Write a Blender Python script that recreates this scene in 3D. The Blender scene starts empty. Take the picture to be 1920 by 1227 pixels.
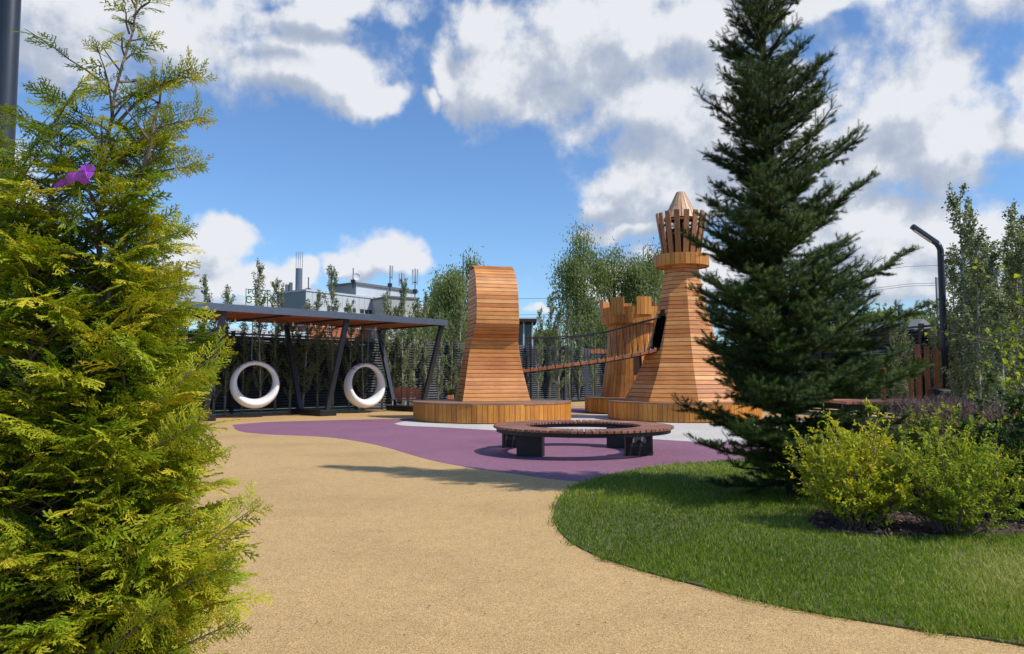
import bpy, math, random
import numpy as np
from mathutils import Vector, Matrix
random.seed(7); RNG = np.random.default_rng(11)
C = bpy.context.scene.collection
scn = bpy.context.scene
R = math.radians

# ------------------------------------------------------------------ camera
FPX, CX, CY, CAMZ, PITCH = 1400.0, 960.0, 613.5, 1.35, R(3.8)
cam_d = bpy.data.cameras.new("camera"); cam = bpy.data.objects.new("camera", cam_d); C.objects.link(cam)
cam.location = (0, 0, CAMZ); cam.rotation_euler = (R(90) + PITCH, 0, 0)
cam_d.sensor_width = 36; cam_d.lens = FPX / 1920 * 36; cam_d.clip_end = 3000; cam_d.clip_start = 0.05
scn.camera = cam

def ray(px, py):
    u = (px - CX) / FPX; v = (CY - py) / FPX
    return (u, math.cos(PITCH) - v * math.sin(PITCH), math.sin(PITCH) + v * math.cos(PITCH))
def P(px, py, D):
    x, y, z = ray(px, py); k = D / y
    return Vector((x * k, D, CAMZ + z * k))
def G(px, py, h=0.0):
    x, y, z = ray(px, py); k = (h - CAMZ) / z
    return Vector((x * k, y * k, h))

# ------------------------------------------------------------------ light
SUN_AZ = math.atan2(0.895, -0.446)      # direction towards the sun, measured from +Y clockwise
SUN_EL = R(50)
sd = Vector((math.sin(SUN_AZ) * math.cos(SUN_EL), math.cos(SUN_AZ) * math.cos(SUN_EL), math.sin(SUN_EL)))
ld = bpy.data.lights.new("sun", 'SUN'); ld.energy = 3.9; ld.angle = R(0.53); ld.color = (1.0, 0.95, 0.87)
lo = bpy.data.objects.new("sun", ld); C.objects.link(lo)
lo.rotation_euler = (-sd).to_track_quat('-Z', 'Y').to_euler()
scn.view_settings.view_transform = 'Standard'; scn.view_settings.look = 'None'
scn.view_settings.exposure = 0.12; scn.view_settings.gamma = 1.0
scn.view_settings.use_curve_mapping = False

# ------------------------------------------------------------------ world: blue sky with cumulus
world = bpy.data.worlds.new("World"); scn.world = world; world.use_nodes = True
wt = world.node_tree; wn = wt.nodes; wl = wt.links; wn.clear()
SKY_STRENGTH = 0.13
# blobs: px, py, rx, ry, weight (thickness) -> azimuth / elevation
BLOBS = [(110,20,360,120),(360,70,190,95),(560,135,185,58),(690,182,95,34),(560,60,120,30),(640,15,190,36),
 (800,195,26,24),(845,150,42,70),(900,60,75,60),(930,150,110,90),(1010,190,90,60),(1060,110,200,90),
 (1200,70,370,130),(1240,190,220,110),(1400,230,240,210),(1200,330,130,66),(1290,350,210,96),(1120,390,55,34),(1500,20,230,34),(1390,520,300,50),
 (1720,190,120,112),(1660,280,170,120),(1800,250,150,85),(1915,170,60,82),(1900,250,110,50),(1640,420,200,90),(1560,480,200,100),
 (1800,420,130,56),(1900,440,60,60),(1700,520,190,60),(1840,560,150,60),
 (425,450,72,34),(370,500,80,60),(440,525,75,34),(520,535,70,22),(580,520,36,24),(722,484,66,42),(672,512,46,26),(770,505,40,24),
 (500,572,120,18),(1010,585,36,14),(1180,440,120,14),(2300,200,250,140),(2100,520,260,80),(-300,300,260,120),(-250,560,260,60),(900,-200,700,130),(-500,-50,300,160),(2200,-100,400,100)]
def azel(px, py):
    x, y, z = ray(px, py)
    return math.atan2(x, y), math.atan2(z, math.hypot(x, y))

def cloud_group():
    g = bpy.data.node_groups.new("cloud_density", 'ShaderNodeTree')
    g.interface.new_socket("AzEl", in_out='INPUT', socket_type='NodeSocketVector')
    g.interface.new_socket("Density", in_out='OUTPUT', socket_type='NodeSocketFloat')
    n = g.nodes; l = g.links
    gi = n.new('NodeGroupInput'); go = n.new('NodeGroupOutput')
    def noise(scale, detail, rough=0.55, off=(0,0,0), src=None):
        m = n.new('ShaderNodeVectorMath'); m.operation = 'ADD'; m.inputs[1].default_value = off
        l.new(src or gi.outputs[0], m.inputs[0])
        t = n.new('ShaderNodeTexNoise'); t.noise_dimensions = '2D'; t.inputs['Scale'].default_value = scale
        t.inputs['Detail'].default_value = detail; t.inputs['Roughness'].default_value = rough
        l.new(m.outputs[0], t.inputs['Vector']); return t
    warp = noise(7, 4, 0.6)
    sub = n.new('ShaderNodeVectorMath'); sub.operation = 'SUBTRACT'; sub.inputs[1].default_value = (.5, .5, .5)
    l.new(warp.outputs['Color'], sub.inputs[0])
    ma = n.new('ShaderNodeVectorMath'); ma.operation = 'MULTIPLY_ADD'; ma.inputs[1].default_value = (.10, .08, 0)
    l.new(sub.outputs[0], ma.inputs[0]); l.new(gi.outputs[0], ma.inputs[2])
    cur = None
    for (px, py, rx, ry) in BLOBS:
        a, e = azel(px, py); sx = FPX / rx; sy = FPX / ry
        m = n.new('ShaderNodeVectorMath'); m.operation = 'MULTIPLY_ADD'
        m.inputs[1].default_value = (sx, sy, 0); m.inputs[2].default_value = (-a * sx, -e * sy, 0)
        l.new(ma.outputs[0], m.inputs[0])
        ln = n.new('ShaderNodeVectorMath'); ln.operation = 'LENGTH'; l.new(m.outputs[0], ln.inputs[0])
        if cur is None: cur = ln.outputs['Value']
        else:
            mn = n.new('ShaderNodeMath'); mn.operation = 'SMOOTH_MIN'; mn.inputs[2].default_value = .22
            l.new(cur, mn.inputs[0]); l.new(ln.outputs['Value'], mn.inputs[1]); cur = mn.outputs[0]
    # 1 - t + noise
    n1 = noise(15, 9, 0.58, (3.1, 1.7, 0)); n2 = noise(4.5, 3, 0.5, (9.3, 4.2, 0))
    def mth(op, a, b, c=None):
        m = n.new('ShaderNodeMath'); m.operation = op
        for i, v in enumerate((a, b, c)):
            if v is None: continue
            if isinstance(v, (int, float)): m.inputs[i].default_value = v
            else: l.new(v, m.inputs[i])
        return m.outputs[0]
    tn = mth('MINIMUM', cur, 1.9)
    base = mth('SUBTRACT', 1.0, tn)
    a = mth('MULTIPLY_ADD', mth('SUBTRACT', n1.outputs[0], .5), 1.55, base)
    b = mth('MULTIPLY_ADD', mth('SUBTRACT', n2.outputs[0], .5), 0.9, a)
    l.new(b, go.inputs[0])
    return g
cg = cloud_group()
tc = wn.new('ShaderNodeTexCoord'); sep = wn.new('ShaderNodeSeparateXYZ'); wl.new(tc.outputs['Generated'], sep.inputs[0])
def wm(op, a, b=None, c=None):
    m = wn.new('ShaderNodeMath'); m.operation = op
    for i, v in enumerate((a, b, c)):
        if v is None: continue
        if isinstance(v, (int, float)): m.inputs[i].default_value = v
        else: wl.new(v, m.inputs[i])
    return m.outputs[0]
az = wm('ARCTAN2', sep.outputs[0], sep.outputs[1]); el = wm('ARCSINE', sep.outputs[2])
cmb = wn.new('ShaderNodeCombineXYZ'); wl.new(az, cmb.inputs[0]); wl.new(el, cmb.inputs[1])
def dens(off):
    m = wn.new('ShaderNodeVectorMath'); m.operation = 'ADD'; m.inputs[1].default_value = off
    wl.new(cmb.outputs[0], m.inputs[0])
    g = wn.new('ShaderNodeGroup'); g.node_tree = cg; wl.new(m.outputs[0], g.inputs[0]); return g.outputs[0]
d0 = dens((0, 0, 0)); d1 = dens((0.026, 0.042, 0))
def maprange(v, a, b, c, d, smooth=True):
    m = wn.new('ShaderNodeMapRange'); m.interpolation_type = 'SMOOTHSTEP' if smooth else 'LINEAR'
    wl.new(v, m.inputs[0]); m.inputs[1].default_value = a; m.inputs[2].default_value = b
    m.inputs[3].default_value = c; m.inputs[4].default_value = d; return m.outputs[0]
alpha = maprange(d0, -0.20, 0.50, 0, 0.97)
lit = maprange(wm('SUBTRACT', d0, d1), -0.55, 0.52, 0, 1)
thick = maprange(d1, 0.3, 1.25, 0, 1)
shade = wm('MULTIPLY_ADD', lit, 0.75, wm('MULTIPLY_ADD', thick, -0.30, 0.30))
cr = wn.new('ShaderNodeValToRGB'); wl.new(shade, cr.inputs[0])
S = 1 / SKY_STRENGTH
e = cr.color_ramp.elements
e[0].position = 0.0; e[0].color = (.41, .475, .60, 1)
e[1].position = 1.0; e[1].color = (.85, .87, .91, 1)
x = cr.color_ramp.elements.new(0.5); x.color = (.555, .61, .71, 1)
sc = wn.new('ShaderNodeVectorMath'); sc.operation = 'SCALE'; sc.inputs[3].default_value = S * 0.90; wl.new(cr.outputs[0], sc.inputs[0])
sky = wn.new('ShaderNodeTexSky'); sky.sky_type = 'NISHITA'; sky.sun_disc = False
sky.sun_elevation = SUN_EL; sky.sun_rotation = SUN_AZ; sky.air_density = 1.0; sky.dust_density = 0.5; sky.ozone_density = 1.2
tint = wn.new('ShaderNodeMix'); tint.data_type = 'RGBA'; tint.blend_type = 'MULTIPLY'; tint.inputs[0].default_value = 1
wl.new(sky.outputs[0], tint.inputs[6]); tint.inputs[7].default_value = (0.68, 0.91, 1.17, 1)
mx = wn.new('ShaderNodeMix'); mx.data_type = 'RGBA'; wl.new(alpha, mx.inputs[0])
wl.new(tint.outputs[2], mx.inputs[6]); wl.new(sc.outputs[0], mx.inputs[7])
bg = wn.new('ShaderNodeBackground'); bg.inputs[1].default_value = SKY_STRENGTH; wl.new(mx.outputs[2], bg.inputs[0])
wo = wn.new('ShaderNodeOutputWorld'); wl.new(bg.outputs[0], wo.inputs[0])

# ------------------------------------------------------------------ materials
def newmat(name):
    m = bpy.data.materials.new(name); m.use_nodes = True
    nt = m.node_tree; b = nt.nodes['Principled BSDF']; return m, nt, b
def N(nt, t, **kw):
    n = nt.nodes.new(t)
    for k, v in kw.items(): setattr(n, k, v)
    return n
def ramp(nt, src, stops):
    r = N(nt, 'ShaderNodeValToRGB'); nt.links.new(src, r.inputs[0])
    els = r.color_ramp.elements
    while len(els) < len(stops): els.new(0.5)
    for e_, (p, c) in zip(els, stops): e_.position = p; e_.color = (*c, 1)
    return r.outputs[0]
def noise(nt, scale, detail=3, vec=None, mapping=None, rough=.5, coord='Object'):
    t = N(nt, 'ShaderNodeTexNoise'); t.inputs['Scale'].default_value = scale
    t.inputs['Detail'].default_value = detail; t.inputs['Roughness'].default_value = rough
    c = N(nt, 'ShaderNodeTexCoord'); src = c.outputs[coord]
    if mapping:
        mp = N(nt, 'ShaderNodeMapping'); mp.inputs['Scale'].default_value = mapping
        nt.links.new(src, mp.inputs[0]); src = mp.outputs[0]
    nt.links.new(src, t.inputs[0]); return t.outputs[0]
def mulc(nt, a, b, f=1.0, mode='MULTIPLY'):
    m = N(nt, 'ShaderNodeMix', data_type='RGBA', blend_type=mode); m.inputs[0].default_value = f
    nt.links.new(a, m.inputs[6]); nt.links.new(b, m.inputs[7]); return m.outputs[2]
def bump(nt, b, src, strength=.3, dist=.01):
    bp = N(nt, 'ShaderNodeBump'); bp.inputs['Strength'].default_value = strength; bp.inputs['Distance'].default_value = dist
    nt.links.new(src, bp.inputs['Height']); nt.links.new(bp.outputs[0], b.inputs['Normal'])
def wood(name, stops, grain, rough=.55, gr=.35):
    m, nt, b = newmat(name)
    geo = N(nt, 'ShaderNodeNewGeometry')
    col = ramp(nt, geo.outputs['Random Per Island'], stops)
    g = noise(nt, 1.0, 5, mapping=grain, rough=.6)
    gc = ramp(nt, g, [(.3, (1-gr,)*3), (.62, (1.08,)*3)])
    g2 = noise(nt, 1.0, 2, mapping=tuple(q * .13 for q in grain))
    gc2 = ramp(nt, g2, [(.3, (.84, .80, .76)), (.7, (1.1, 1.12, 1.1))])
    kn = N(nt, 'ShaderNodeTexVoronoi'); kn.inputs['Scale'].default_value = 1.0
    kc = N(nt, 'ShaderNodeTexCoord'); km = N(nt, 'ShaderNodeMapping'); mxg = max(grain)
    km.inputs['Scale'].default_value = tuple((3.2 if q < mxg else 9.0) for q in grain)
    nt.links.new(kc.outputs['Object'], km.inputs[0]); nt.links.new(km.outputs[0], kn.inputs['Vector'])
    kr = ramp(nt, kn.outputs['Distance'], [(.03, (.38, .28, .22)), (.10, (1, 1, 1))])
    st = ramp(nt, noise(nt, .9, 5, rough=.65), [(.34, (.80, .76, .72)), (.55, (1.02, 1.02, 1.02))])
    c = mulc(nt, mulc(nt, mulc(nt, mulc(nt, col, gc), gc2), kr), st)
    nt.links.new(c, b.inputs['Base Color']); b.inputs['Roughness'].default_value = rough
    bump(nt, b, g, .25, .004)
    return m
def plain(name, col, rough=.5, metal=0.0, var=.12, scale=6.0, b_s=.05):
    m, nt, b = newmat(name)
    n_ = noise(nt, scale, 4)
    c0 = tuple(q * (1 - var) for q in col); c1 = tuple(q * (1 + var) for q in col)
    nt.links.new(ramp(nt, n_, [(.3, c0), (.7, c1)]), b.inputs['Base Color'])
    b.inputs['Roughness'].default_value = rough; b.inputs['Metallic'].default_value = metal
    if b_s: bump(nt, b, noise(nt, scale * 12, 3), b_s, .003)
    return m
def foliage(name, stops, trans=.35, rough=.5, tcol=None):
    m, nt, b = newmat(name)
    a = N(nt, 'ShaderNodeAttribute', attribute_name='rnd')
    col = ramp(nt, a.outputs['Fac'], stops)
    nt.links.new(col, b.inputs['Base Color']); b.inputs['Roughness'].default_value = rough
    b.inputs['Specular IOR Level'].default_value = .18
    t = N(nt, 'ShaderNodeBsdfTranslucent')
    tc_ = N(nt, 'ShaderNodeMix', data_type='RGBA', blend_type='MULTIPLY'); tc_.inputs[0].default_value = 1
    nt.links.new(col, tc_.inputs[6]); tc_.inputs[7].default_value = (*(tcol or (1.6, 1.5, .7)), 1)
    nt.links.new(tc_.outputs[2], t.inputs[0])
    mxs = N(nt, 'ShaderNodeMixShader'); mxs.inputs[0].default_value = trans
    nt.links.new(b.outputs[0], mxs.inputs[1]); nt.links.new(t.outputs[0], mxs.inputs[2])
    nt.links.new(mxs.outputs[0], nt.nodes['Material Output'].inputs[0])
    return m
def rubber(name, stops, scale=260, patch=((.28, (.84, .82, .80)), (.5, (1, 1, 1)), (.72, (1.07, 1.06, 1.05)))):
    m, nt, b = newmat(name)
    v = N(nt, 'ShaderNodeTexVoronoi'); v.inputs['Scale'].default_value = scale
    tcn = N(nt, 'ShaderNodeTexCoord'); nt.links.new(tcn.outputs['Object'], v.inputs['Vector'])
    sp = N(nt, 'ShaderNodeSeparateColor'); nt.links.new(v.outputs['Color'], sp.inputs[0])
    col = ramp(nt, sp.outputs[0], stops)
    big = ramp(nt, noise(nt, .55, 5, rough=.6), list(patch))
    mid = ramp(nt, noise(nt, 7, 4, rough=.7), [(.3, (.9,)*3), (.7, (1.06,)*3)])
    fine = ramp(nt, noise(nt, 45, 3, rough=.8), [(.3, (.82,)*3), (.65, (1.08,)*3)])
    c = mulc(nt, mulc(nt, mulc(nt, col, big), mid), fine)
    nt.links.new(c, b.inputs['Base Color']); b.inputs['Roughness'].default_value = .85
    bump(nt, b, v.outputs['Distance'], .5, .004)
    return m

W1 = [(0, (.52, .172, .038)), (.3, (.66, .25, .058)), (.6, (.73, .295, .074)), (.86, (.82, .385, .12)), (1, (.58, .18, .040))]
W2 = [(0, (.48, .165, .024)), (.5, (.60, .235, .032)), (1, (.70, .30, .050))]
MT = dict(
 wood_h=wood('larch planks laid level', W1, (2.2, 2.2, 70)),
 wood_v=wood('larch planks upright', W2, (45, 45, 1.6)),
 wood_c=wood('larch slats in sunlit tone', [(0, (.66, .39, .22)), (1, (.80, .52, .32))], (40, 40, 2)),  # cone roof: paler than the walls, sunlight put into the colour
 wood_s=wood('crown slats', [(0, (.34, .14, .045)), (1, (.46, .20, .07))], (40, 40, 2)),
 wood_top=wood('deck boards', [(0, (.26, .14, .09)), (1, (.36, .20, .12))], (2, 30, 30)),
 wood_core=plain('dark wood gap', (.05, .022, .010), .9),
 wood_roof=wood('red brown roof boards', [(0, (.30, .085, .032)), (1, (.44, .14, .055))], (8, 8, 8)),
 wood_bench=wood('brown bench slats', [(0, (.22, .080, .048)), (.5, (.31, .125, .075)), (1, (.38, .18, .11))], (20, 20, 20), .5),
 wood_dark=wood('dark wood backrest', [(0, (.10, .028, .014)), (1, (.15, .042, .02))], (20, 20, 20), .45),
 wood_post=wood('playground posts', [(0, (.46, .145, .045)), (1, (.58, .20, .07))], (40, 40, 2)),
 steel=plain('charcoal steel', (.035, .042, .055), .42, .3, .15),
 steel_l=plain('grey painted beam', (.085, .105, .14), .5, .2, .1),
 black=plain('black powder coat', (.009, .009, .011), .5, 0, .2),
 fence=plain('charcoal slats', (.064, .069, .076), .42, .1, .35, 3),
 fence_d=plain('dark fence post and shaded slats', (.014, .015, .018), .5, .2),
 white=plain('white plastic', (.78, .77, .76), .35, 0, .03, 4, .02),
 bolt=plain('galvanised bolt', (.6, .6, .6), .35, .8),
 chain=plain('grey chain', (.20, .21, .23), .4, .7),
 rope=plain('dark rope', (.022, .028, .035), .85),
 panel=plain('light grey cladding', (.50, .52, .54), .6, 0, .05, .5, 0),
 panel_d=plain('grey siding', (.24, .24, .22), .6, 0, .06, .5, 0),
 panel_b=plain('beige cladding', (.40, .38, .34), .6, 0, .06, .5, 0),
 glass=plain('window glass', (.03, .04, .05), .12, 0, .3, .3, 0),
 roofm=plain('flat roof edge', (.12, .12, .12), .7, 0, .1, 1, 0),
 green=plain('green letters', (.006, .14, .055), .5, 0, .1, 1, 0),
 bark=plain('grey brown bark', (.17, .12, .085), .9, 0, .35, 20, .4),
 bark_p=plain('pale poplar bark', (.34, .33, .28), .85, 0, .25, 12, .3),
 bark_d=plain('dark bark', (.06, .045, .035), .95, 0, .35, 20, .4),
 twig=plain('reddish twig', (.19, .125, .10), .9, 0, .3, 9, 0),
 ribbon=plain('purple ribbon', (.50, .09, .66), .35, 0, .15, 30, .2),
 wire=plain('overhead wire', (.10, .11, .13), .6, 0, .05, 1, 0),
 pot=plain('orange planter', (.50, .17, .07), .6, 0, .1, 3, 0),
 bulb=plain('white bulb glass', (.95, .95, .9), .2, 0, .02, 1, 0),
 flag=plain('pale banner cloth', (.45, .45, .47), .8, 0, .1, 1, 0),
 path=rubber('tan rubber granules', [(0, (.24, .13, .055)), (.16, (.42, .24, .085)), (.5, (.56, .35, .135)), (.85, (.64, .43, .18)), (1, (.74, .56, .28))], scale=190),
 purple=rubber('purple rubber granules', [(0, (.14, .050, .085)), (.5, (.255, .105, .165)), (1, (.38, .19, .275))]),
 cream=rubber('cream paving', [(0, (.50, .46, .40)), (1, (.66, .62, .56))], 180),
)
mm, nt, b = newmat('brick wall')
br = N(nt, 'ShaderNodeTexBrick'); br.inputs['Color1'].default_value = (.42, .13, .06, 1); br.inputs['Color2'].default_value = (.34, .10, .05, 1)
br.inputs['Mortar'].default_value = (.35, .28, .24, 1); br.inputs['Scale'].default_value = 1.2; nt.links.new(br.outputs[0], b.inputs['Base Color']); b.inputs['Roughness'].default_value = .9
MT['brick'] = mm
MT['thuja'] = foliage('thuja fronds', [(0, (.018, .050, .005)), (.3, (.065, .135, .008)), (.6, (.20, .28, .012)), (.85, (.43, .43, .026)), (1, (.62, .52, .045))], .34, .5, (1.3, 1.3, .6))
MT['spruce'] = foliage('spruce needles', [(0, (.012, .024, .006)), (.5, (.032, .058, .010)), (.85, (.075, .115, .017)), (1, (.15, .19, .03))], .12, .6)
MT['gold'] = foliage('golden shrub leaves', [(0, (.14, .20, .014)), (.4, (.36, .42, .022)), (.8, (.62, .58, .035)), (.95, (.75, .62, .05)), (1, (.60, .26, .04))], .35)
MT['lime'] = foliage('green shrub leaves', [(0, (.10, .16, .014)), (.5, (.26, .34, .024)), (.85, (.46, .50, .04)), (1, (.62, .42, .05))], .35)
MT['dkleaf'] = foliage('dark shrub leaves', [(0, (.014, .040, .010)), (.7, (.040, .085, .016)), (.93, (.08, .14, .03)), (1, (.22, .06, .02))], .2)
MT['poplar'] = foliage('poplar leaves', [(0, (.08, .11, .045)), (.45, (.19, .23, .11)), (.8, (.36, .40, .25)), (1, (.60, .62, .48))], .35, .3)
MT['willow'] = foliage('willow leaves', [(0, (.10, .13, .050)), (.5, (.19, .235, .085)), (1, (.34, .38, .19))], .45)
MT['grass'] = foliage('grass blades', [(0, (.060, .105, .007)), (.45, (.145, .225, .013)), (.8, (.27, .33, .034)), (1, (.50, .44, .16))], .3, .45, (1.2, 1.4, .5))
MT['mulch'] = foliage('bark chips', [(0, (.06, .035, .028)), (.5, (.13, .08, .06)), (1, (.24, .16, .125))], .0, .9)
def groundmat(name, stops, s=3):
    m, nt, b = newmat(name)
    c = mulc(nt, ramp(nt, noise(nt, s, 6, rough=.7), stops), ramp(nt, noise(nt, s * 25, 3), [(.3, (.7,)*3), (.7, (1.2,)*3)]))
    nt.links.new(c, b.inputs['Base Color']); b.inputs['Roughness'].default_value = .95
    bump(nt, b, noise(nt, s * 30, 3), .6, .01); return m
MT['soil'] = groundmat('grass base', [(.3, (.08, .10, .03)), (.6, (.13, .13, .045)), (.8, (.18, .13, .07))])
MT['field'] = groundmat('rough ground', [(.3, (.05, .075, .025)), (.7, (.13, .12, .07))], .3)
MT['earth'] = groundmat('dark earth', [(.3, (.045, .03, .022)), (.7, (.09, .06, .045))], 8)

# ------------------------------------------------------------------ mesh helpers
class MB:
    def __init__(s): s.v = []; s.f = []
    def add(s, vs, fs):
        o = len(s.v); s.v += [tuple(q) for q in vs]; s.f += [tuple(i + o for i in f) for f in fs]
    def hexa(s, p):  # 8 points: bottom 4 (ccw from above), top 4
        s.add(p, [(3, 2, 1, 0), (4, 5, 6, 7), (0, 1, 5, 4), (1, 2, 6, 5), (2, 3, 7, 6), (3, 0, 4, 7)])
    def box(s, x0, x1, y0, y1, z0, z1):
        s.hexa([(x0, y0, z0), (x1, y0, z0), (x1, y1, z0), (x0, y1, z0), (x0, y0, z1), (x1, y0, z1), (x1, y1, z1), (x0, y1, z1)])
    def beam(s, a, b, w, h, up=(0, 0, 1)):
        a = Vector(a); b = Vector(b); d = (b - a).normalized(); u = Vector(up)
        sx = d.cross(u)
        if sx.length < 1e-4: sx = d.cross(Vector((0, 1, 0)))
        sx.normalize(); u = sx.cross(d).normalized(); sx *= w / 2; u *= h / 2
        s.hexa([a - sx - u, a + sx - u, b + sx - u, b - sx - u, a - sx + u, a + sx + u, b + sx + u, b - sx + u])
    def tube(s, pts, rad, n=6, cap=True):
        pts = [Vector(p) for p in pts]; k = len(pts)
        if not hasattr(rad, '__len__'): rad = [rad] * k
        rings = []; ref = Vector((0.13, 0.31, 0.94))
        for i, p in enumerate(pts):
            d = (pts[min(i + 1, k - 1)] - pts[max(i - 1, 0)]).normalized()
            a = d.cross(ref)
            if a.length < .05: a = d.cross(Vector((1, 0, 0)))
            a.normalize(); b_ = d.cross(a)
            rings.append([p + (a * math.cos(2 * math.pi * j / n) + b_ * math.sin(2 * math.pi * j / n)) * rad[i] for j in range(n)])
        vs = [q for r in rings for q in r]; fs = []
        for i in range(k - 1):
            for j in range(n):
                j2 = (j + 1) % n; fs.append((i * n + j, i * n + j2, (i + 1) * n + j2, (i + 1) * n + j))
        if cap: fs.append(tuple(range(n))[::-1]); fs.append(tuple((k - 1) * n + j for j in range(n)))
        s.add(vs, fs)
    def lathe(s, prof, n=32, cx=0, cy=0):
        vs = []; fs = []
        for (r, z) in prof:
            for j in range(n):
                a = 2 * math.pi * j / n; vs.append((cx + r * math.cos(a), cy + r * math.sin(a), z))
        for i in range(len(prof) - 1):
            for j in range(n):
                j2 = (j + 1) % n; fs.append((i * n + j, i * n + j2, (i + 1) * n + j2, (i + 1) * n + j))
        s.add(vs, fs)
    def build(s, name, mat, parent=None, smooth=False, bevel=0):
        me = bpy.data.meshes.new(name); me.from_pydata(s.v, [], s.f); me.update()
        me.materials.append(MT[mat] if isinstance(mat, str) else mat)
        if smooth: me.polygons.foreach_set('use_smooth', [True] * len(me.polygons))
        o = bpy.data.objects.new(name, me); C.objects.link(o); o.parent = parent
        if bevel:
            bv = o.modifiers.new('bevel', 'BEVEL'); bv.width = bevel; bv.segments = 2; bv.limit_method = 'ANGLE'
        return o
def build_np(name, V, F, mat, parent=None, rnd=None):
    V = np.asarray(V, np.float32).reshape(-1, 3); F = np.asarray(F, np.int32); m, k = F.shape
    me = bpy.data.meshes.new(name); me.vertices.add(len(V)); me.vertices.foreach_set('co', V.ravel())
    me.loops.add(m * k); me.loops.foreach_set('vertex_index', F.ravel())
    me.polygons.add(m); me.polygons.foreach_set('loop_start', np.arange(0, m * k, k, dtype=np.int32))
    me.polygons.foreach_set('loop_total', np.full(m, k, np.int32))
    me.update(calc_edges=True)
    if rnd is not None:
        a = me.attributes.new('rnd', 'FLOAT', 'FACE'); a.data.foreach_set('value', np.clip(np.asarray(rnd, np.float32), 0, 1))
    me.materials.append(MT[mat]); o = bpy.data.objects.new(name, me); C.objects.link(o); o.parent = parent
    return o
def thing(name, label, cat, loc=(0, 0, 0), rz=0, group=None):
    o = bpy.data.objects.new(name, None); C.objects.link(o); o.location = loc; o.rotation_euler = (0, 0, rz)
    o.empty_display_size = .2
    o['label'] = label; o['category'] = cat
    if group: o['group'] = group
    return o
def tag(o, label, cat, group=None):
    o['label'] = label; o['category'] = cat
    if group: o['group'] = group
    return o
def struct(o, kind='structure'): o['kind'] = kind; return o
def copy_tree(o, loc, rz=None, label=None, scale=None):
    def rec(q, par):
        c = q.copy(); C.objects.link(c); c.parent = par
        for ch in list(q.children): rec(ch, c)
        return c
    c = rec(o, None); c.location = loc
    if rz is not None: c.rotation_euler = (0, 0, rz)
    if scale: c.scale = scale
    if label: c['label'] = label
    return c
def frames(d, roll):
    """rows of unit dirs -> (n,3,3) matrices with columns side, normal, dir"""
    d = d / np.linalg.norm(d, axis=1, keepdims=True)
    ref = np.where(np.abs(d[:, 2:3]) > .95, np.array([[1., 0, 0]]), np.array([[0, 0, 1.]]))
    s = np.cross(d, ref); s /= np.linalg.norm(s, axis=1, keepdims=True)
    n = np.cross(s, d)
    c = np.cos(roll)[:, None]; k = np.sin(roll)[:, None]
    s2 = s * c + n * k; n2 = -s * k + n * c
    return np.stack([s2, n2, d], axis=2)
def scatter(tv, tf, pos, mats, scale, rnd, jitter=.12, tr=None):
    """copy a template to many places; returns V,F,rnd"""
    n = len(pos); k = len(tv)
    if np.ndim(scale) == 1: scale = scale[:, None]
    loc = tv[None] * (scale[:, None, :] if scale.shape[1] in (1, 3) else scale)
    V = np.einsum('nij,nkj->nki', mats, loc) + pos[:, None, :]
    F = tf[None] + (np.arange(n) * k)[:, None, None]
    rf = rnd[:, None] + (0 if tr is None else tr[None]) + RNG.normal(0, jitter, (n, len(tf)))
    return V.reshape(-1, 3), F.reshape(-1, tf.shape[1]), rf.ravel()
def merge(parts):
    Vs, Fs, Rs = [], [], []; o = 0
    for V, F, r in parts: Vs.append(V); Fs.append(F + o); Rs.append(r); o += len(V)
    return np.concatenate(Vs), np.concatenate(Fs), np.concatenate(Rs)

# ------------------------------------------------------------------ ground sheets
def sheet(name, pts, z, mat, curve=True):
    mb = MB(); pts = [(p[0], p[1]) for p in pts]
    k = len(pts)      # a thin slab with side faces, so no gap shows under its edge
    mb.add([(x, y, z) for x, y in pts] + [(x, y, z - .03) for x, y in pts], [tuple(range(k))] + [(i, (i + 1) % k, (i + 1) % k + k, i + k) for i in range(k)])
    o = mb.build(name, mat); return struct(o)
def smooth_line(pts, n=8):
    out = []
    for i in range(len(pts) - 1):
        p0 = pts[max(i - 1, 0)]; p1 = pts[i]; p2 = pts[i + 1]; p3 = pts[min(i + 2, len(pts) - 1)]
        for j in range(n):
            t = j / n
            out.append(tuple(.5 * ((2 * p1[q]) + (-p0[q] + p2[q]) * t + (2 * p0[q] - 5 * p1[q] + 4 * p2[q] - p3[q]) * t * t + (-p0[q] + 3 * p1[q] - 3 * p2[q] + p3[q]) * t ** 3) for q in range(2)))
    out.append(tuple(pts[-1][:2])); return out
def gp(l): return [tuple(G(*p)[:2]) for p in l]
struct(sheet('ground', [(-600, -300), (600, -300), (600, 1500), (-600, 1500)], -.03, 'field'))
struct(sheet('path', [(-9, -6), (9, -6), (16, 8), (17, 30), (9, 46.5), (3, 39.8), (-12.5, 24), (-22, 14)], 0, 'path'))
pur = smooth_line(gp([(436,797),(450,809),(510,815),(600,819),(660,826),(720,838),(800,861),(880,877),(960,888),(1040,899),(1110,905)]))
pur += [tuple(G(1500, 905)[:2]), tuple(G(1700, 800)[:2])] + smooth_line(gp([(1400,781),(1100,779),(900,783),(740,786),(600,789),(500,792),(436,797)]))[:-1]
sheet('purple_paving', pur, .004, 'purple')
sheet('purple_paving', gp([(1060,774.5),(1100,775),(1400,776),(1400,765),(1060,765)]), .004, 'purple')
cr_ = smooth_line(gp([(738,795),(760,799),(830,802),(915,807),(1000,811),(1100,815),(1220,824),(1330,831),(1480,842)])) + gp([(1600,800),(1400,777),(1060,778)]) + smooth_line(gp([(1060,778.2),(900,787),(780,789),(738,795)]))[1:-1]
sheet('cream_paving', cr_, .008, 'cream')
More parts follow.
